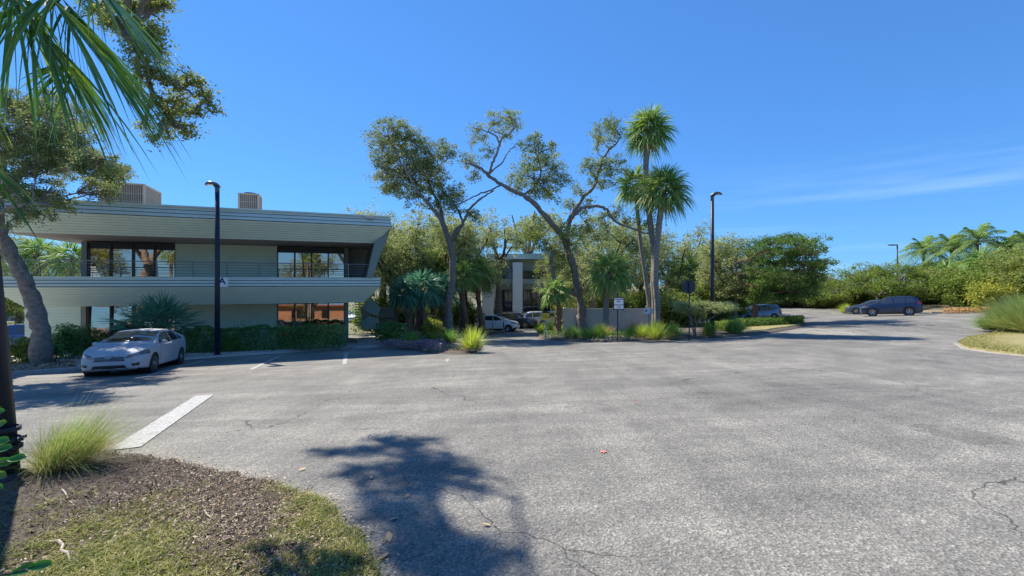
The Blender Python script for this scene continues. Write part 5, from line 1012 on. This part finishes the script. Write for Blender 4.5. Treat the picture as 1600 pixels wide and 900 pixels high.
def car(kind, label, paint, loc, heading, cat='car', fine=False, group=None, badge=False, rim=None, wheelarch=None):
    """heading: angle of the nose direction in the ground plane; car built along +x=rear, nose at x=0"""
    K = CARS[kind]; L_, W_, r_ = K['L'], K['W'], K['r']; t = thing('parked_car', label, cat, (0, 0, 0), group)
    st_ = .022 if fine else .045; xs = np.arange(0, L_+1e-6, st_); xs = np.unique(np.r_[np.linspace(0, .12, 9), xs[xs > .12]])
    w = W_*sm_interp(xs, [0, .04, .12, .25, .5, .9, 2.4, L_-.7, L_-.35, L_-.12, L_], [.70, .78, .86, .925, .97, 1, 1, .985, .945, .88, .80], .08)
    zt = sm_interp(xs, *K['zt'], .16 if kind != 'suv' else .13); zs = sm_interp(xs, *K['zs'], .12); zs = np.minimum(zs, zt-.03)
    zb = sm_interp(xs, [0, .1, .5, L_-.6, L_-.1, L_], [.26, .20, .17, .19, .26, .34], .08)
    H = zt-zs; cab = np.clip((H-.12)/.28, 0, 1)
    ctl = []
    for i in range(len(xs)):
        ww, a, s0, tp, c = w[i], zb[i], zs[i], zt[i], cab[i]; h = H[i]; wr = ww*(.93*(1-c)+.67*c)
        ctl.append([(0, a), (ww*.82, a), (ww*.955, a+.05), (ww*.985, a+.20), (ww*1.0, a+(s0-a)*.62), (ww*.965, s0-.015), (ww*.94-.0*c, s0+.012), (wr+(.02*c), s0+h*(.80+.06*c)), (wr*.93, s0+h*(.93)), (wr*.55, tp-.012*c-.004), (0, tp)])
    ctl = np.array(ctl); nsub = [3, 2, 3, 8, 8, 2, 12, 3, 6, 6] if not fine else [3, 3, 6, 16, 16, 3, 26, 4, 12, 12]; segid = []; rings = []
    # catmull-rom across the section
    c2 = np.concatenate([ctl[:, :1]*[-1, 1], ctl, ctl[:, -1:]*[-1, 1]], 1); c2[:, 0] = ctl[:, 1]*[-1, 1]; c2[:, -1] = ctl[:, -2]*[-1, 1]; pts = []
    for s_ in range(ctl.shape[1]-1):
        a, b_, c_, d_ = c2[:, s_], c2[:, s_+1], c2[:, s_+2], c2[:, s_+3]
        ten = .5
        if s_ in (6,): a = 2*b_-c_; d_ = 2*c_-b_; 
        for q in range(nsub[s_]):
            f = q/nsub[s_]; pts.append(.5*((2*b_)+(-a+c_)*f+(2*a-5*b_+4*c_-d_)*f*f+(-a+3*b_-3*c_+d_)*f**3)); segid.append(s_)
    pts.append(ctl[:, -1]); sec = np.stack(pts, 1)      # stations x m x 2
    m = sec.shape[1]; X = np.repeat(xs[:, None], m, 1); Yp = sec[..., 0]; Z = sec[..., 1]
    # bow the nose and the tail in plan
    bow = .16*(np.clip(Yp/W_, 0, 1)**2.2); X = X+np.where(X < .9, bow*(1-X/.9), 0); X = X-np.where(X > L_-.7, .7*bow*((X-(L_-.7))/.7), 0)
    # end caps as shrinking rings
    def cap(i, n=8, bulge=-.03):
        cz = (Z[i].min()+Z[i].max())/2; out = []
        for q in range(1, n+1):
            f = 1-q/n; yy = Yp[i]*f; bw = .16*(np.clip(yy/W_, 0, 1)**2.2)*(1 if i == 0 else -.7); x = xs[i]+bw+bulge*(1-f*f); out.append((x, yy, cz+(Z[i]-cz)*f))
        return out
    nc = 16 if fine else 7
    fc = cap(0, nc, -.035)[::-1]; rc = cap(-1, nc, .03); X = np.vstack([np.array([q[0] for q in fc]), X, np.array([q[0] for q in rc])]); Yp = np.vstack([[q[1] for q in fc], Yp, [q[1] for q in rc]]); Z = np.vstack([[q[2] for q in fc], Z, [q[2] for q in rc]])
    # centre-line bow of the cap: keep x varying with y
    V = np.concatenate([np.stack([X, -Yp, Z], -1), np.stack([X, Yp, Z], -1)[:, ::-1][:, 1:]], 1); ns, mm_ = V.shape[:2]; seg = np.array(segid+segid[::-1])
    i, j = np.meshgrid(np.arange(ns-1), np.arange(mm_-1), indexing='ij'); F = np.stack([i*mm_+j, (i+1)*mm_+j, (i+1)*mm_+j+1, i*mm_+j+1], -1).reshape(-1, 4); fs = np.tile(seg, ns-1)
    Vf = V.reshape(-1, 3); C = Vf[F].mean(1); x, y, z = C.T; ay = np.abs(y); lab = np.zeros(len(F), int)
    gh = fs == 6
    dlo = gh & inpoly(x, z, K['dlo'])
    for p in K['pil']: dlo &= np.abs(x-p) > .03
    lab[dlo] = 1
    top = (fs >= 7); lab[top & (x > K['ws'][0]) & (x < K['ws'][1]) & (ay < W_*.80)] = 2; lab[top & (x > K['rw'][0]) & (x < K['rw'][1]) & (ay < W_*.70)] = 3
    sh = {'sedan': 0, 'suv': .14, 'hatch': .10}[kind]
    fr = x < .62
    hl = fr & (ay > .44) & (z > .565+sh+(ay-.44)*.20) & (z < .655+sh+(ay-.44)*.33) & (fs < 9) & (x < .62)
    if kind == 'sedan': hl = fr & (ay > .44) & (z > .575+(ay-.44)*.26) & (z < .685+(ay-.44)*.32) & (x < .62)
    lab[hl & (lab == 0)] = 4
    gr = (x < .3) & (ay < .40) & (z > .50+sh) & (z < .635+sh+.03*(1-ay/.4)); lab[gr] = 5
    lo = (x < .3) & (ay < .44-(z-.28)*.3) & (z > .27) & (z < .375); lab[lo] = 5
    fo = (x < .45) & (ay > .56) & (ay < .74) & (z > .33) & (z < .43-(.74-ay)*.15); lab[fo] = 5
    tl = (x > L_-.42) & (ay > .52) & (z > .80+sh*1.2) & (z < .96+sh*1.6) & (fs < 7); lab[tl & (lab == 0)] = 6
    if kind != 'sedan': lab[(x > L_-.2) & (z < .50) & (z > .2)] = 5; lab[(fs <= 2) & (z < .33) & (x > .1)] = 5
    else: lab[(fs <= 1) & (x > .15) & (x < L_-.15)] = 5
    for wx in K['ax']:
        rr = np.hypot(x-wx, z-r_); lab[(rr < r_+.045) & (ay > W_*.5)] = 9
        if wheelarch: lab[(rr >= r_+.045) & (rr < r_+.10) & (ay > W_*.8) & (lab == 0)] = 5
    for di, (a, b_) in enumerate(K['doors']):
        ins = (ay > W_*.75) & (fs >= 3) & (fs <= 5) & (x > a+.0) & (x < b_) & (z > .30) & (lab == 0) & (np.hypot(x-K['ax'][1], z-r_) > r_+.10)
        lab[ins] = 10+di
    for e in (K['doors'][0][0], (K['doors'][0][1]+K['doors'][1][0])/2, K['doors'][1][1]):
        wd_ = st_*.55; lab[(np.abs(x-e) < wd_) & (fs >= 3) & (fs <= 5) & (ay > W_*.75) & (z > .3) & (np.hypot(x-K['ax'][1], z-r_) > r_+.08) & (lab != 9)] = 7
    lab[(fs == 3) & (np.abs(z-.305) < .01) & (x > K['doors'][0][0]) & (x < K['doors'][1][1])] = 7
    def sub(mask, name, m_, par, off=0, smooth=True):
        if not mask.any(): return None
        f = F[mask]; u, inv = np.unique(f, return_inverse=True); b = MB(); b.add(Vf[u], inv.reshape(f.shape)); return b.build(name, m_, par, smooth)
    body = sub((lab == 0), 'body', paint, t); sub(lab == 5, 'black_trim', M_BLK, t); sub(lab == 7, 'shut_line', M_BLK, t)
    for s_ in (-1, 1):
        sub((lab == 1) & (y*s_ > 0) & (x < K['pil'][0]), 'side_window', M_CGL, t); sub((lab == 1) & (y*s_ > 0) & (x > K['pil'][0]), 'side_window', M_CGL, t)
        sub((lab == 4) & (y*s_ > 0), 'headlight', M_HL, t); sub((lab == 6) & (y*s_ > 0), 'tail_light', M_TL, t)
        for di in (0, 1):
            dr = sub((lab == 10+di) & (y*s_ > 0), 'door', paint, t)
            if dr is not None:
                hx = K['doors'][di][1]-.16; hz = np.interp(hx, K['zs'][0], K['zs'][1])-.085; b = MB(); b.box((hx, s_*(W_*.985+.012), hz), (.17, .03, .028)); b.build('handle', paint, dr)
    sub(lab == 2, 'windscreen', M_CGL, t); sub(lab == 3, 'rear_window', M_CGL, t)
    for s_ in (-1, 1):      # mirrors
        mx_ = K['ws'][0]+.30; mz = np.interp(mx_, K['zs'][0], K['zs'][1])+.10; b = MB(); rr_ = []
        for q, f in enumerate(np.linspace(-1, 1, 7)):
            a = np.arange(10)*2*PI/10; sc = math.sqrt(max(.02, 1-f*f*.9)); rr_.append(np.stack([mx_-.02+.06*sc*np.cos(a), np.full(10, s_*(W_*.97+.09+f*.095)), mz+.065*sc*np.sin(a)], -1))
        V2 = np.concatenate(rr_); i2 = np.arange(6)[:, None]*10; j2 = np.arange(10)[None]; b.add(V2, np.stack([i2+j2, i2+(j2+1) % 10, i2+10+(j2+1) % 10, i2+10+j2], -1).reshape(-1, 4)); b.X.append(list(range(10))); b.X.append(list(range(60, 70)))
        b.tube([(mx_+.02, s_*W_*.9, mz-.06), (mx_, s_*(W_+.02), mz-.02)], .02, 5); b.build('wing_mirror', paint, t, smooth=True)
    # wheels
    for wx in K['ax']:
        for s_ in (-1, 1):
            yc = s_*(W_-.115); wh = MB(); wh.lathe([(r_*.5, -.10), (r_+.05, -.10), (r_+.05, .38), (0, .38)] if s_ < 0 else [(r_*.5, .10), (r_+.05, .10), (r_+.05, -.38), (0, -.38)], (wx, yc, r_), 20, 'y'); wh.build('wheel_well', M_BLK, t)
            ty = MB(); o = s_; pr = [(r_*.60, -.09*o), (r_*.80, -.105*o), (r_*.95, -.10*o), (r_, -.07*o), (r_, .07*o), (r_*.95, .10*o), (r_*.80, .105*o), (r_*.66, .10*o), (r_*.62, .07*o)]; ty.lathe(pr, (wx, yc, r_), 30, 'y'); whl = ty.build('wheel', M_TYRE, t, smooth=True)
            rm = MB(); rm.lathe([(r_*.66, .095*o), (r_*.68, .105*o), (r_*.62, .10*o), (r_*.58, .03*o)], (wx, yc, r_), 30, 'y')
            rm.lathe([(0, .085*o), (r_*.12, .085*o), (r_*.15, .06*o), (r_*.16, .03*o)], (wx, yc, r_), 14, 'y'); nsp = 7 if kind == 'sedan' else 5
            for q in range(nsp):
                a = q*2*PI/nsp+.3
                for da in ((0,) if nsp == 7 else (-.13, .13)):
                    p0 = np.array([wx+math.cos(a)*r_*.12, yc+.07*o, r_+math.sin(a)*r_*.12]); p1 = np.array([wx+math.cos(a+da)*r_*.63, yc+.095*o, r_+math.sin(a+da)*r_*.63]); tw_ = np.array([-math.sin(a), 0, math.cos(a)])*(r_*(.085 if nsp == 7 else .055)); dp_ = np.array([0, -.03*o, 0])
                    rm.add([p0-tw_*.8, p0+tw_*.8, p1+tw_*1.25, p1-tw_*1.25, p0-tw_*.8+dp_, p0+tw_*.8+dp_, p1+tw_*1.25+dp_, p1-tw_*1.25+dp_], [(0, 1, 2, 3), (0, 3, 7, 4), (1, 2, 6, 5)])
            rm.build('rim', rim or M_RIM, whl, smooth=False)
            hb = MB(); hb.lathe([(0, .02*o), (r_*.60, .02*o)], (wx, yc, r_), 20, 'y'); hb.build('brake_disc', mat('brake_dark', (.08, .08, .085), .5, metal=.5), whl)
    if kind == 'sedan':
        b = MB()
        for z0 in (.53, .575, .62):      # grille bars
            n = 15; ys = np.linspace(-.39, .39, n); xr = .16*(np.abs(ys)/W_)**2.2-.042+.012*(z0-.5)/.1; dip = -.022*np.exp(-(ys/.11)**2)
            b.tube(np.stack([xr, ys, z0+dip+.02*(np.abs(ys)/.39)], -1), .007, 6)
        b.build('grille_bar', M_CHR, t, smooth=True)
        if badge:
            b = MB()
            for cy, cz, ra, rb in ((0, .64, .085, .055), (0, .64, .03, .052), (0, .655, .058, .022)):
                a = np.linspace(0, 2*PI, 21); b.tube(np.stack([np.full(21, -.065), cy+ra*np.cos(a), cz+rb*np.sin(a)], -1), .008, 6, False)
            b.build('badge', M_CHR, t, smooth=True)
    elif True:
        b = MB()
        for s_ in (-1, 1): b.tube([(K['ws'][1]+.1, s_*W_*.60, K['zt'][1][9]+.0), (K['ws'][1]+.3, s_*W_*.61, K['zt'][1][9]+.05), (K['rw'][0]-.35, s_*W_*.60, K['zt'][1][9]+.03), (K['rw'][0]-.2, s_*W_*.60, K['zt'][1][9]-.03)], .014, 5)
        if kind == 'suv': b.build('roof_rail', M_BLK, t)
    b = MB(); b.box((L_*.5, 0, .30), (L_-.9, W_*1.1, .12)); b.build('underbody', M_BLK, t)
    # place: rotate so that -x (nose) points along heading, tilt with the ground
    hd = np.array([math.cos(heading), math.sin(heading)]); loc = np.array(loc[:2], float); f_ = loc+hd*1.4; r2 = loc-hd*1.4; sd = np.array([-hd[1], hd[0]])
    ex = np.array([*( -hd), (gz(*r2)-gz(*f_))/2.8]); ey = np.array([*(-sd), (gz(*(loc-sd*.8))-gz(*(loc+sd*.8)))/1.6]); ex /= np.linalg.norm(ex); ez = np.cross(ex, ey); ez /= np.linalg.norm(ez); ey = np.cross(ez, ex)
    xm = (K['ax'][0]+K['ax'][1])/2; o3 = np.array([loc[0], loc[1], (gz(*f_)+gz(*r2))/2])-ex*xm+ez*.004
    M = Matrix(((ex[0], ey[0], ez[0], o3[0]), (ex[1], ey[1], ez[1], o3[1]), (ex[2], ey[2], ez[2], o3[2]), (0, 0, 0, 1))); t.matrix_world = M
    return t
M_SIL = mat('silver_paint', (.40, .43, .46), .55, metal=.15, spec=.4, coat=.12); M_WHP = mat('white_car_paint', (.72, .74, .76), .35, coat=.8); M_NAVYP = mat('navy_car_paint', (.012, .028, .085), .3, metal=.3, coat=1); M_GRYP = mat('blue_grey_car_paint', (.10, .135, .18), .3, metal=.5, coat=1); M_DKP = mat('dark_grey_car_paint', (.06, .065, .075), .35, metal=.4, coat=.8)
def midpt(px, py, d=None): return G(px, py) if d is None else GD(px, d)
f0 = G(236, 582); 
hd_s = -PI/2+R(21)
side = np.array([math.cos(hd_s+PI/2), math.sin(hd_s+PI/2)])      # the car's own left
nose = np.array([math.cos(hd_s), math.sin(hd_s)])
mid = f0[:2]-nose*1.39-side*.80
car('sedan', 'silver four door sedan parked nose out in front of the office palmetto', M_SIL, mid, hd_s, fine=True, badge=True)
car('hatch', 'small white hatchback parked nearest at the second building', M_WHP, GD(776, 41.5), R(-12), group='cars by the second building')
car('suv', 'dark grey car between the white hatchback and the white estate', M_DKP, GD(806, 47), R(-18), group='cars by the second building')
car('suv', 'white estate car parked with its tail to the right by the second building', M_WHP, GD(827, 48), R(188), group='cars by the second building')
car('suv', 'white car half hidden behind the yellow sign', M_WHP, GD(859, 49), R(200), group='cars by the second building')
car('suv', 'blue grey estate car parked behind the feathery tree trunk', M_GRYP, GD(1180, 42), R(188), wheelarch=True)
car('suv', 'navy blue estate car parked side on under the umbrella shaped tree', M_NAVYP, GD(1391, 42.5), R(180-36), wheelarch=True).scale.z = 1.08
car('sedan', 'pale green grey sedan parked beyond the navy car', M_GRYP, GD(1364, 46.8), R(180-38))
car('hatch', 'white car seen through the covered passage under the office', M_WHP, GD(555, 62), R(-90))
car('suv', 'dark blue car behind the shrubs left of the lower left window', mat('blue_paint', (.02, .07, .22), .35, coat=.8), B(-17.5, 3.8, 0), TH+R(180))
car('hatch', 'white car beyond the curved oak trunk', M_WHP, GD(60, 33), R(200))

# ---------------------------------------------------------------- signs, fence
def octo(c, r, n=8, rot=PI/8): a = np.arange(n)*2*PI/n+rot; return np.stack([c[0]+r*np.cos(a), np.full(n, c[1]), c[2]+r*np.sin(a)], -1)
pb = GD(1077, 25.5); d = 25.5; t = thing('stop_sign', 'back of an octagonal road sign on a dark post beside the flat topped shrub', 'sign', pb); b = MB(); c = P(1077, 448, d); b.tube([pb-[0, 0, .2], P(1077, 432, d)], .036, 8); b.tube([pb-[0, 0, .1], pb+[0, 0, .1]], [.07, .05], 8); b.build('post', M_NAVY, t)
b = MB(); f1 = octo(c+[0, .05, 0], .41); f2 = f1+[0, .012, 0]; b.poly(f1); b.poly(f2[::-1])
for i in range(8): j = (i+1) % 8; b.add([f1[i], f2[i], f2[j], f1[j]], [(0, 1, 2, 3)])
b.build('panel', mat('dark_sign_back', (.018, .028, .055), .4, metal=.3, var=.2, scale=4), t)
b = MB(); b.box(c+[0, .02, .15], (.12, .05, .04)); b.box(c+[0, .02, -.15], (.12, .05, .04)); b.build('bracket', M_NAVY, t)
d = 25.0; pb = GD(965, d); t = thing('arrow_sign', 'white direction sign with two black arrows on a dark post before the fence', 'sign', pb); b = MB(); b.tube([pb-[0, 0, .2], P(965, 458, d)], .034, 8); b.lathe([(.05, 0), (.055, .03), (0, .09)], P(965, 458, d), 8); b.build('post', M_NAVY, t)
c = P(966.3, 474, d)+np.array([0, -.05, 0]); b = MB(); b.box(c, (.61, .05, .70)); b.build('frame', M_NAVY, t); b = MB(); b.box(c-[0, .03, 0], (.52, .012, .60)); b.build('panel', M_WHITE, t)
for z, s_, tx in ((.14, -1, 'A BUILDING'), (-.17, 1, 'B BUILDING')):
    text_mesh(tx, .10, t, M_BLK, c+[0, -.04, z+.085], (1, 0, 0), (0, 0, 1), .002); b = MB(); q = c+[0, -.04, z-.035]; b.box(q-[s_*.03, 0, 0], (.15, .008, .035))
    b.add([q+[s_*.12, 0, 0], q+[s_*.04, 0, .045], q+[s_*.04, 0, -.045], q+[s_*.12, -.006, 0]], [(0, 1, 2, 3)]); b.build('arrow', M_BLK, t)
d = 29.0; pb = GD(1013, d); t = thing('small_sign', 'small white notice sign on a short post beside the twin palms', 'sign', pb); b = MB(); b.tube([pb-[0, 0, .2], P(1013, 488, d)], .03, 8); b.build('post', M_TRIM, t)
b = MB(); b.box(P(1013, 486, d)-[0, .05, 0], (.62, .02, .32)); pn = b.build('panel', M_WHITE, t); b = MB(); b.box(P(1009, 485.5, d)-[0, .065, 0], (.14, .01, .12))
for q in range(3): b.box(P(1017, 483+q*2.4, d)-[0, .065, 0], (.2, .01, .03))
b.build('lettering', mat('faded_ink', (.16, .13, .15), .6), pn)
d = 26.5; pb = GD(852.5, d); t = thing('warning_sign', 'yellow warning sign with a black header on a pale wooden post', 'sign', pb); b = MB(); b.tube([pb-[0, 0, .2], P(852.5, 500, d)], .04, 6); b.build('post', mat('pale_post', (.45, .42, .38), .8), t)
b = MB(); b.box(P(852.5, 493.5, d)-[0, .06, 0], (.40, .02, .48)); pn = b.build('panel', mat('sign_yellow', (.75, .48, .02), .5), t); b = MB(); b.box(P(852.5, 488, d)-[0, .075, 0], (.42, .012, .10))
for z in (493, 496): 
    for q in range(4): b.box(P(849+q*2.4, z, d)-[0, .075, 0], (.055, .01, .05))
b.build('lettering', M_BLK, pn)
fz = 35.5; t = thing('vinyl_fence', 'beige vinyl privacy fence behind the signs and palms', 'fence', GD(950, fz)); fp = [(881, 33.5), (1010, 32.5), (1030, 36)]; M_FEN = mat('beige_vinyl', (.55, .51, .45), .6, var=.06, scale=1)
for (a, da), (c_, dc) in zip(fp[:-1], fp[1:]):
    A, Bq = GD(a, da), GD(c_, dc); L_ = np.linalg.norm((Bq-A)[:2]); rz = math.atan2(Bq[1]-A[1], Bq[0]-A[0]); nb = int(L_/.15); b = MB(); b2 = MB()
    for i in range(nb): q = A+(Bq-A)*(i+.5)/nb; b.box((q[0], q[1], gz(q[0], q[1])+.95), (.146, .03+.006*(i % 2), 1.85), rz)
    for z in (.15, 1.86): b.box(((A+Bq)/2)+[0, 0, z], (L_, .07, .12), rz)
    b.build('panel', M_FEN, t); npst = max(2, int(L_/2.2)+1)
    for i in range(npst): q = A+(Bq-A)*i/(npst-1); b2 = MB(); b2.box((q[0], q[1], gz(q[0], q[1])+.98), (.13, .13, 2.0), rz); b2.lathe([(.09, 0), (.09, .03), (0, .08)], (q[0], q[1], gz(q[0], q[1])+1.98), 4); b2.build('post', M_FEN, t)
for px, lab in [(1447, 'leftmost concrete wheel stop right of the navy car'), (1473, 'second concrete wheel stop right of the navy car'), (1503, 'third concrete wheel stop right of the navy car'), (1536, 'rightmost concrete wheel stop before the bank')]:
    q = GD(px, 43.3-(px-1447)*.026); b = MB(); pr = [(-.08, 0), (-.05, .14), (.05, .14), (.08, 0)]; a = np.array([math.cos(-.45), math.sin(-.45), 0]); nn = np.array([-a[1], a[0], 0]); f1 = [q+a*-.85+nn*y+[0, 0, z-.01] for y, z in pr]; f2 = [p+a*1.7 for p in f1]; b.poly(f1); b.poly(f2[::-1])
    for i in range(4): j = (i+1) % 4; b.add([f1[i], f2[i], f2[j], f1[j]], [(0, 1, 2, 3)])
    tag(b.build('wheel_stop', M_CONC), lab, 'wheel stop', 'wheel stops on the right')

# ---------------------------------------------------------------- second building
d0 = 53.0; b2 = thing('second_building', 'grey two storey office building with tall white piers behind the parked cars', 'building', GD(790, d0)); zg = GD(790, d0)[2]
M_GW = mat('grey_green_stucco', (.34, .38, .33), .8, var=.06, scale=.6); M_PIER = mat('white_pier', (.78, .79, .80), .7, var=.05, scale=.5); M_DG = mat('dark_glass', (.05, .06, .075), .05, spec=1)
def qz(py, d=d0): return CZ-(py-HY)/FPX*d
def bx(x0, x1, y0, y1, dp, d=d0, off=0):
    A = P(x0, y0, d)+[0, off, 0]; Bq = P(x1, y1, d)+[0, off, 0]; return ((A[0]+Bq[0])/2, A[1]+dp/2, (A[2]+Bq[2])/2), (Bq[0]-A[0], dp, A[2]-Bq[2])
def part(name, m, boxes):
    b = MB()
    for a in boxes: b.box(*bx(*a)); 
    return b.build(name, m, b2)
part('wall', M_GW, [(757, 980, 402, 425, 14, d0, .6), (757, 980, 466, 480, 14, d0, .62), (757, 980, 424, 513, 12, d0, 1.6)])
part('roof', M_FASC, [(760, 985, 397, 405, 15, d0, -.6)])
part('floor_band', M_GW, [(770, 985, 436, 444, 12, d0, -.9), (773, 985, 444, 452, 11, d0, -.4)])
part('pier', M_PIER, [(754, 773, 425, 510, 1.6, d0, -1.0)]); part('pier', M_PIER, [(801, 816, 411, 510, 1.6, d0, -1.6)]); part('pier', M_PIER, [(872, 884, 411, 510, 1.6, d0, -1.6)])
for x0, x1, y0, y1 in ((776, 800, 418, 437), (817, 850, 424, 440), (852, 870, 424, 440), (775, 800, 453, 492), (817, 845, 453, 492), (848, 870, 453, 492), (886, 910, 424, 440), (886, 910, 453, 492)):
    A, Bq = P(x0, y0, d0), P(x1, y1, d0); fr = MB(); n = 4
    for i in range(n+1): fr.box((A[0]+(Bq[0]-A[0])*i/n, d0+.35, (A[2]+Bq[2])/2), (.07, .12, A[2]-Bq[2]))
    for z in (A[2], Bq[2]): fr.box(((A[0]+Bq[0])/2, d0+.352, z), (Bq[0]-A[0], .11, .08))
    fo = fr.build('window', M_DARK, b2); pn = MB(); pn.box(((A[0]+Bq[0])/2, d0+.45, (A[2]+Bq[2])/2), (Bq[0]-A[0], .04, A[2]-Bq[2])); pn.build('pane', M_DG, fo)
part('base_wall', mat('block_wall', (.30, .31, .30), .8, var=.08, scale=2), [(774, 800, 493, 512, 1, d0, .3), (816, 870, 493, 512, 1, d0, .3)])
# low wall glimpsed among palms, far left street buildings
b = MB(); b.box(*bx(655, 760, 493, 510, .3, 47)); tag(b.build('garden_wall', mat('grey_wall', (.38, .42, .40), .8, var=.05)), 'low grey wall glimpsed behind the palm trunks', 'wall')
t = thing('distant_house', 'long low white building across the road at the far left', 'building', GD(0, 75)); b = MB(); b.box(*bx(-90, 45, 493, 506, 8, 75)); b.build('wall', M_WHITE, t); b = MB(); b.box(*bx(-92, 47, 488, 493.4, 9, 74.5)); b.build('roof', mat('pale_roof', (.5, .48, .45), .8), t)
for x in (-20, 5, 16, 31):
    b = MB(); b.box(*bx(x, x+7, 496, 500, .1, 74.9)); b.build('window', M_DG, t)
t = gen_oak(GD(28, 66), 6.5, 9, 'russet leaved tree across the road at the far left', lm=leafmat('russet_leaf', [(.20, .10, .04), (.35, .20, .08), (.25, .22, .07)], .3), nb=14, group=None, moss=False)
t.name = 'russet_tree'

# ---------------------------------------------------------------- behind the camera: what the office windows mirror
t = thing('terracotta_building', 'orange stucco building that shows only as a reflection in the lower windows', 'building', (14, -30, 0)); b = MB(); b.box((14, -34, 1.3), (26, 8, 4.2)); b.build('wall', mat('terracotta_stucco', (.48, .27, .16), .8, var=.1), t)
b = MB(); b.box((14, -34, 3.55), (27, 9, .3)); b.build('roof', mat('red_tile', (.35, .12, .07), .8), t)
for i in range(5): b = MB(); b.box((4+i*5, -29.95, 2), (1.6, .1, 1.4)); b.build('window', M_DARK, t)
for i, (x, y, h, w) in enumerate([(-9, -17, 8, 9), (22, -20, 8.5, 10), (-24, -14, 8, 9), (4, -22, 6.5, 8)]):
    gen_oak((x, y, gz(x, y)), h, w, 'oak mirrored in the office windows, number of its row by the reflection'.replace(', number of its row by the reflection', ''), nb=18, group='oaks mirrored in the office windows', lm=M_OAKB, moss=False, per=30)
for x, y, h in ((0, -12, 6), (10, -15, 7.5), (-16, -12, 6)):
    bs = np.array([x, y, gz(x, y)]); sabal(bs, [bs-[0, 0, .2], bs+[.1, 0, h/2], bs+[.2, 0, h]], 2.0, 'palm mirrored in the office windows', nf=20, r=.18, nseg=14, group='palms mirrored in the office windows')

# ---------------------------------------------------------------- camera, sun, sky
cam = bpy.data.cameras.new('camera'); co = bpy.data.objects.new('camera', cam); COL.objects.link(co); co.location = (0, 0, CZ); co.rotation_euler = (R(90), 0, 0); cam.lens = 36*FPX/1600; cam.sensor_width = 36; cam.shift_y = -(450-HY)/1600; cam.clip_end = 3000; cam.clip_start = .05; S.camera = co
EL = R(48); sx, sy = -.77, .635; k_ = math.hypot(sx, sy); sx /= k_; sy /= k_; sunv = Vector((sx*math.cos(EL), sy*math.cos(EL), math.sin(EL)))
su = bpy.data.lights.new('sun', 'SUN'); su.energy = 3.3; su.angle = R(.55); su.color = (1, .92, .80); so = bpy.data.objects.new('sun', su); COL.objects.link(so); so.rotation_euler = (-sunv).to_track_quat('-Z', 'Y').to_euler(); so.location = (0, 0, 30)
W = bpy.data.worlds.new('World'); S.world = W; W.use_nodes = True; N = W.node_tree.nodes; L = W.node_tree.links; bg = N['Background']
sk = N.new('ShaderNodeTexSky'); sk.sky_type = 'NISHITA'; sk.sun_disc = False; sk.sun_elevation = EL; sk.sun_rotation = math.atan2(sx, sy); sk.air_density = 1.0; sk.dust_density = 0; sk.ozone_density = 3; sk.altitude = 0
# faint cirrus, a noise of the sky direction
tc = N.new('ShaderNodeTexCoord'); sp = N.new('ShaderNodeSeparateXYZ'); L.new(tc.outputs['Generated'], sp.inputs[0])
mx = N.new('ShaderNodeMapping'); mx.inputs['Rotation'].default_value = (0, R(-9), 0); mx.inputs['Scale'].default_value = (1.3, 1.3, 16); L.new(tc.outputs['Generated'], mx.inputs[0])
nz = N.new('ShaderNodeTexNoise'); nz.inputs['Scale'].default_value = 1.5; nz.inputs['Detail'].default_value = 7; nz.inputs['Roughness'].default_value = .55; L.new(mx.outputs[0], nz.inputs['Vector'])
cr = N.new('ShaderNodeValToRGB'); cr.color_ramp.elements[0].position = .50; cr.color_ramp.elements[1].position = .80; L.new(nz.outputs['Fac'], cr.inputs[0])
mr = N.new('ShaderNodeMapRange'); mr.inputs[1].default_value = .25; mr.inputs[2].default_value = .75; mr.inputs[3].default_value = 0; mr.inputs[4].default_value = .6; L.new(sp.outputs['X'], mr.inputs[0])
mr2 = N.new('ShaderNodeMapRange'); mr2.inputs[1].default_value = .24; mr2.inputs[2].default_value = .13; mr2.inputs[3].default_value = 0; mr2.inputs[4].default_value = 1; L.new(sp.outputs['Z'], mr2.inputs[0])
m1 = N.new('ShaderNodeMath'); m1.operation = 'MULTIPLY'; L.new(cr.outputs[0], m1.inputs[0]); L.new(mr.outputs[0], m1.inputs[1]); m2 = N.new('ShaderNodeMath'); m2.operation = 'MULTIPLY'; L.new(m1.outputs[0], m2.inputs[0]); L.new(mr2.outputs[0], m2.inputs[1])
mc = N.new('ShaderNodeMixRGB'); mc.inputs['Color2'].default_value = (1.9, 2.6, 3.4, 1); L.new(m2.outputs[0], mc.inputs['Fac']); ga = N.new('ShaderNodeGamma'); ga.inputs['Gamma'].default_value = .6; L.new(sk.outputs[0], ga.inputs['Color']); hs = N.new('ShaderNodeMixRGB'); hs.blend_type = 'MULTIPLY'; hs.inputs['Fac'].default_value = 1; hs.inputs['Color2'].default_value = (.225, .515, .95, 1); L.new(ga.outputs[0], hs.inputs['Color1']); L.new(hs.outputs[0], mc.inputs['Color1']); L.new(mc.outputs[0], bg.inputs['Color']); bg.inputs['Strength'].default_value = .15
S.view_settings.view_transform = 'Standard'; S.view_settings.look = 'None'; S.view_settings.exposure = 1.3; S.view_settings.gamma = 1
S.cycles.use_denoising = True; S.cycles.max_bounces = 6; S.cycles.diffuse_bounces = 3; S.cycles.transmission_bounces = 4; S.cycles.transparent_max_bounces = 4; S.cycles.caustics_reflective = False; S.cycles.caustics_refractive = False
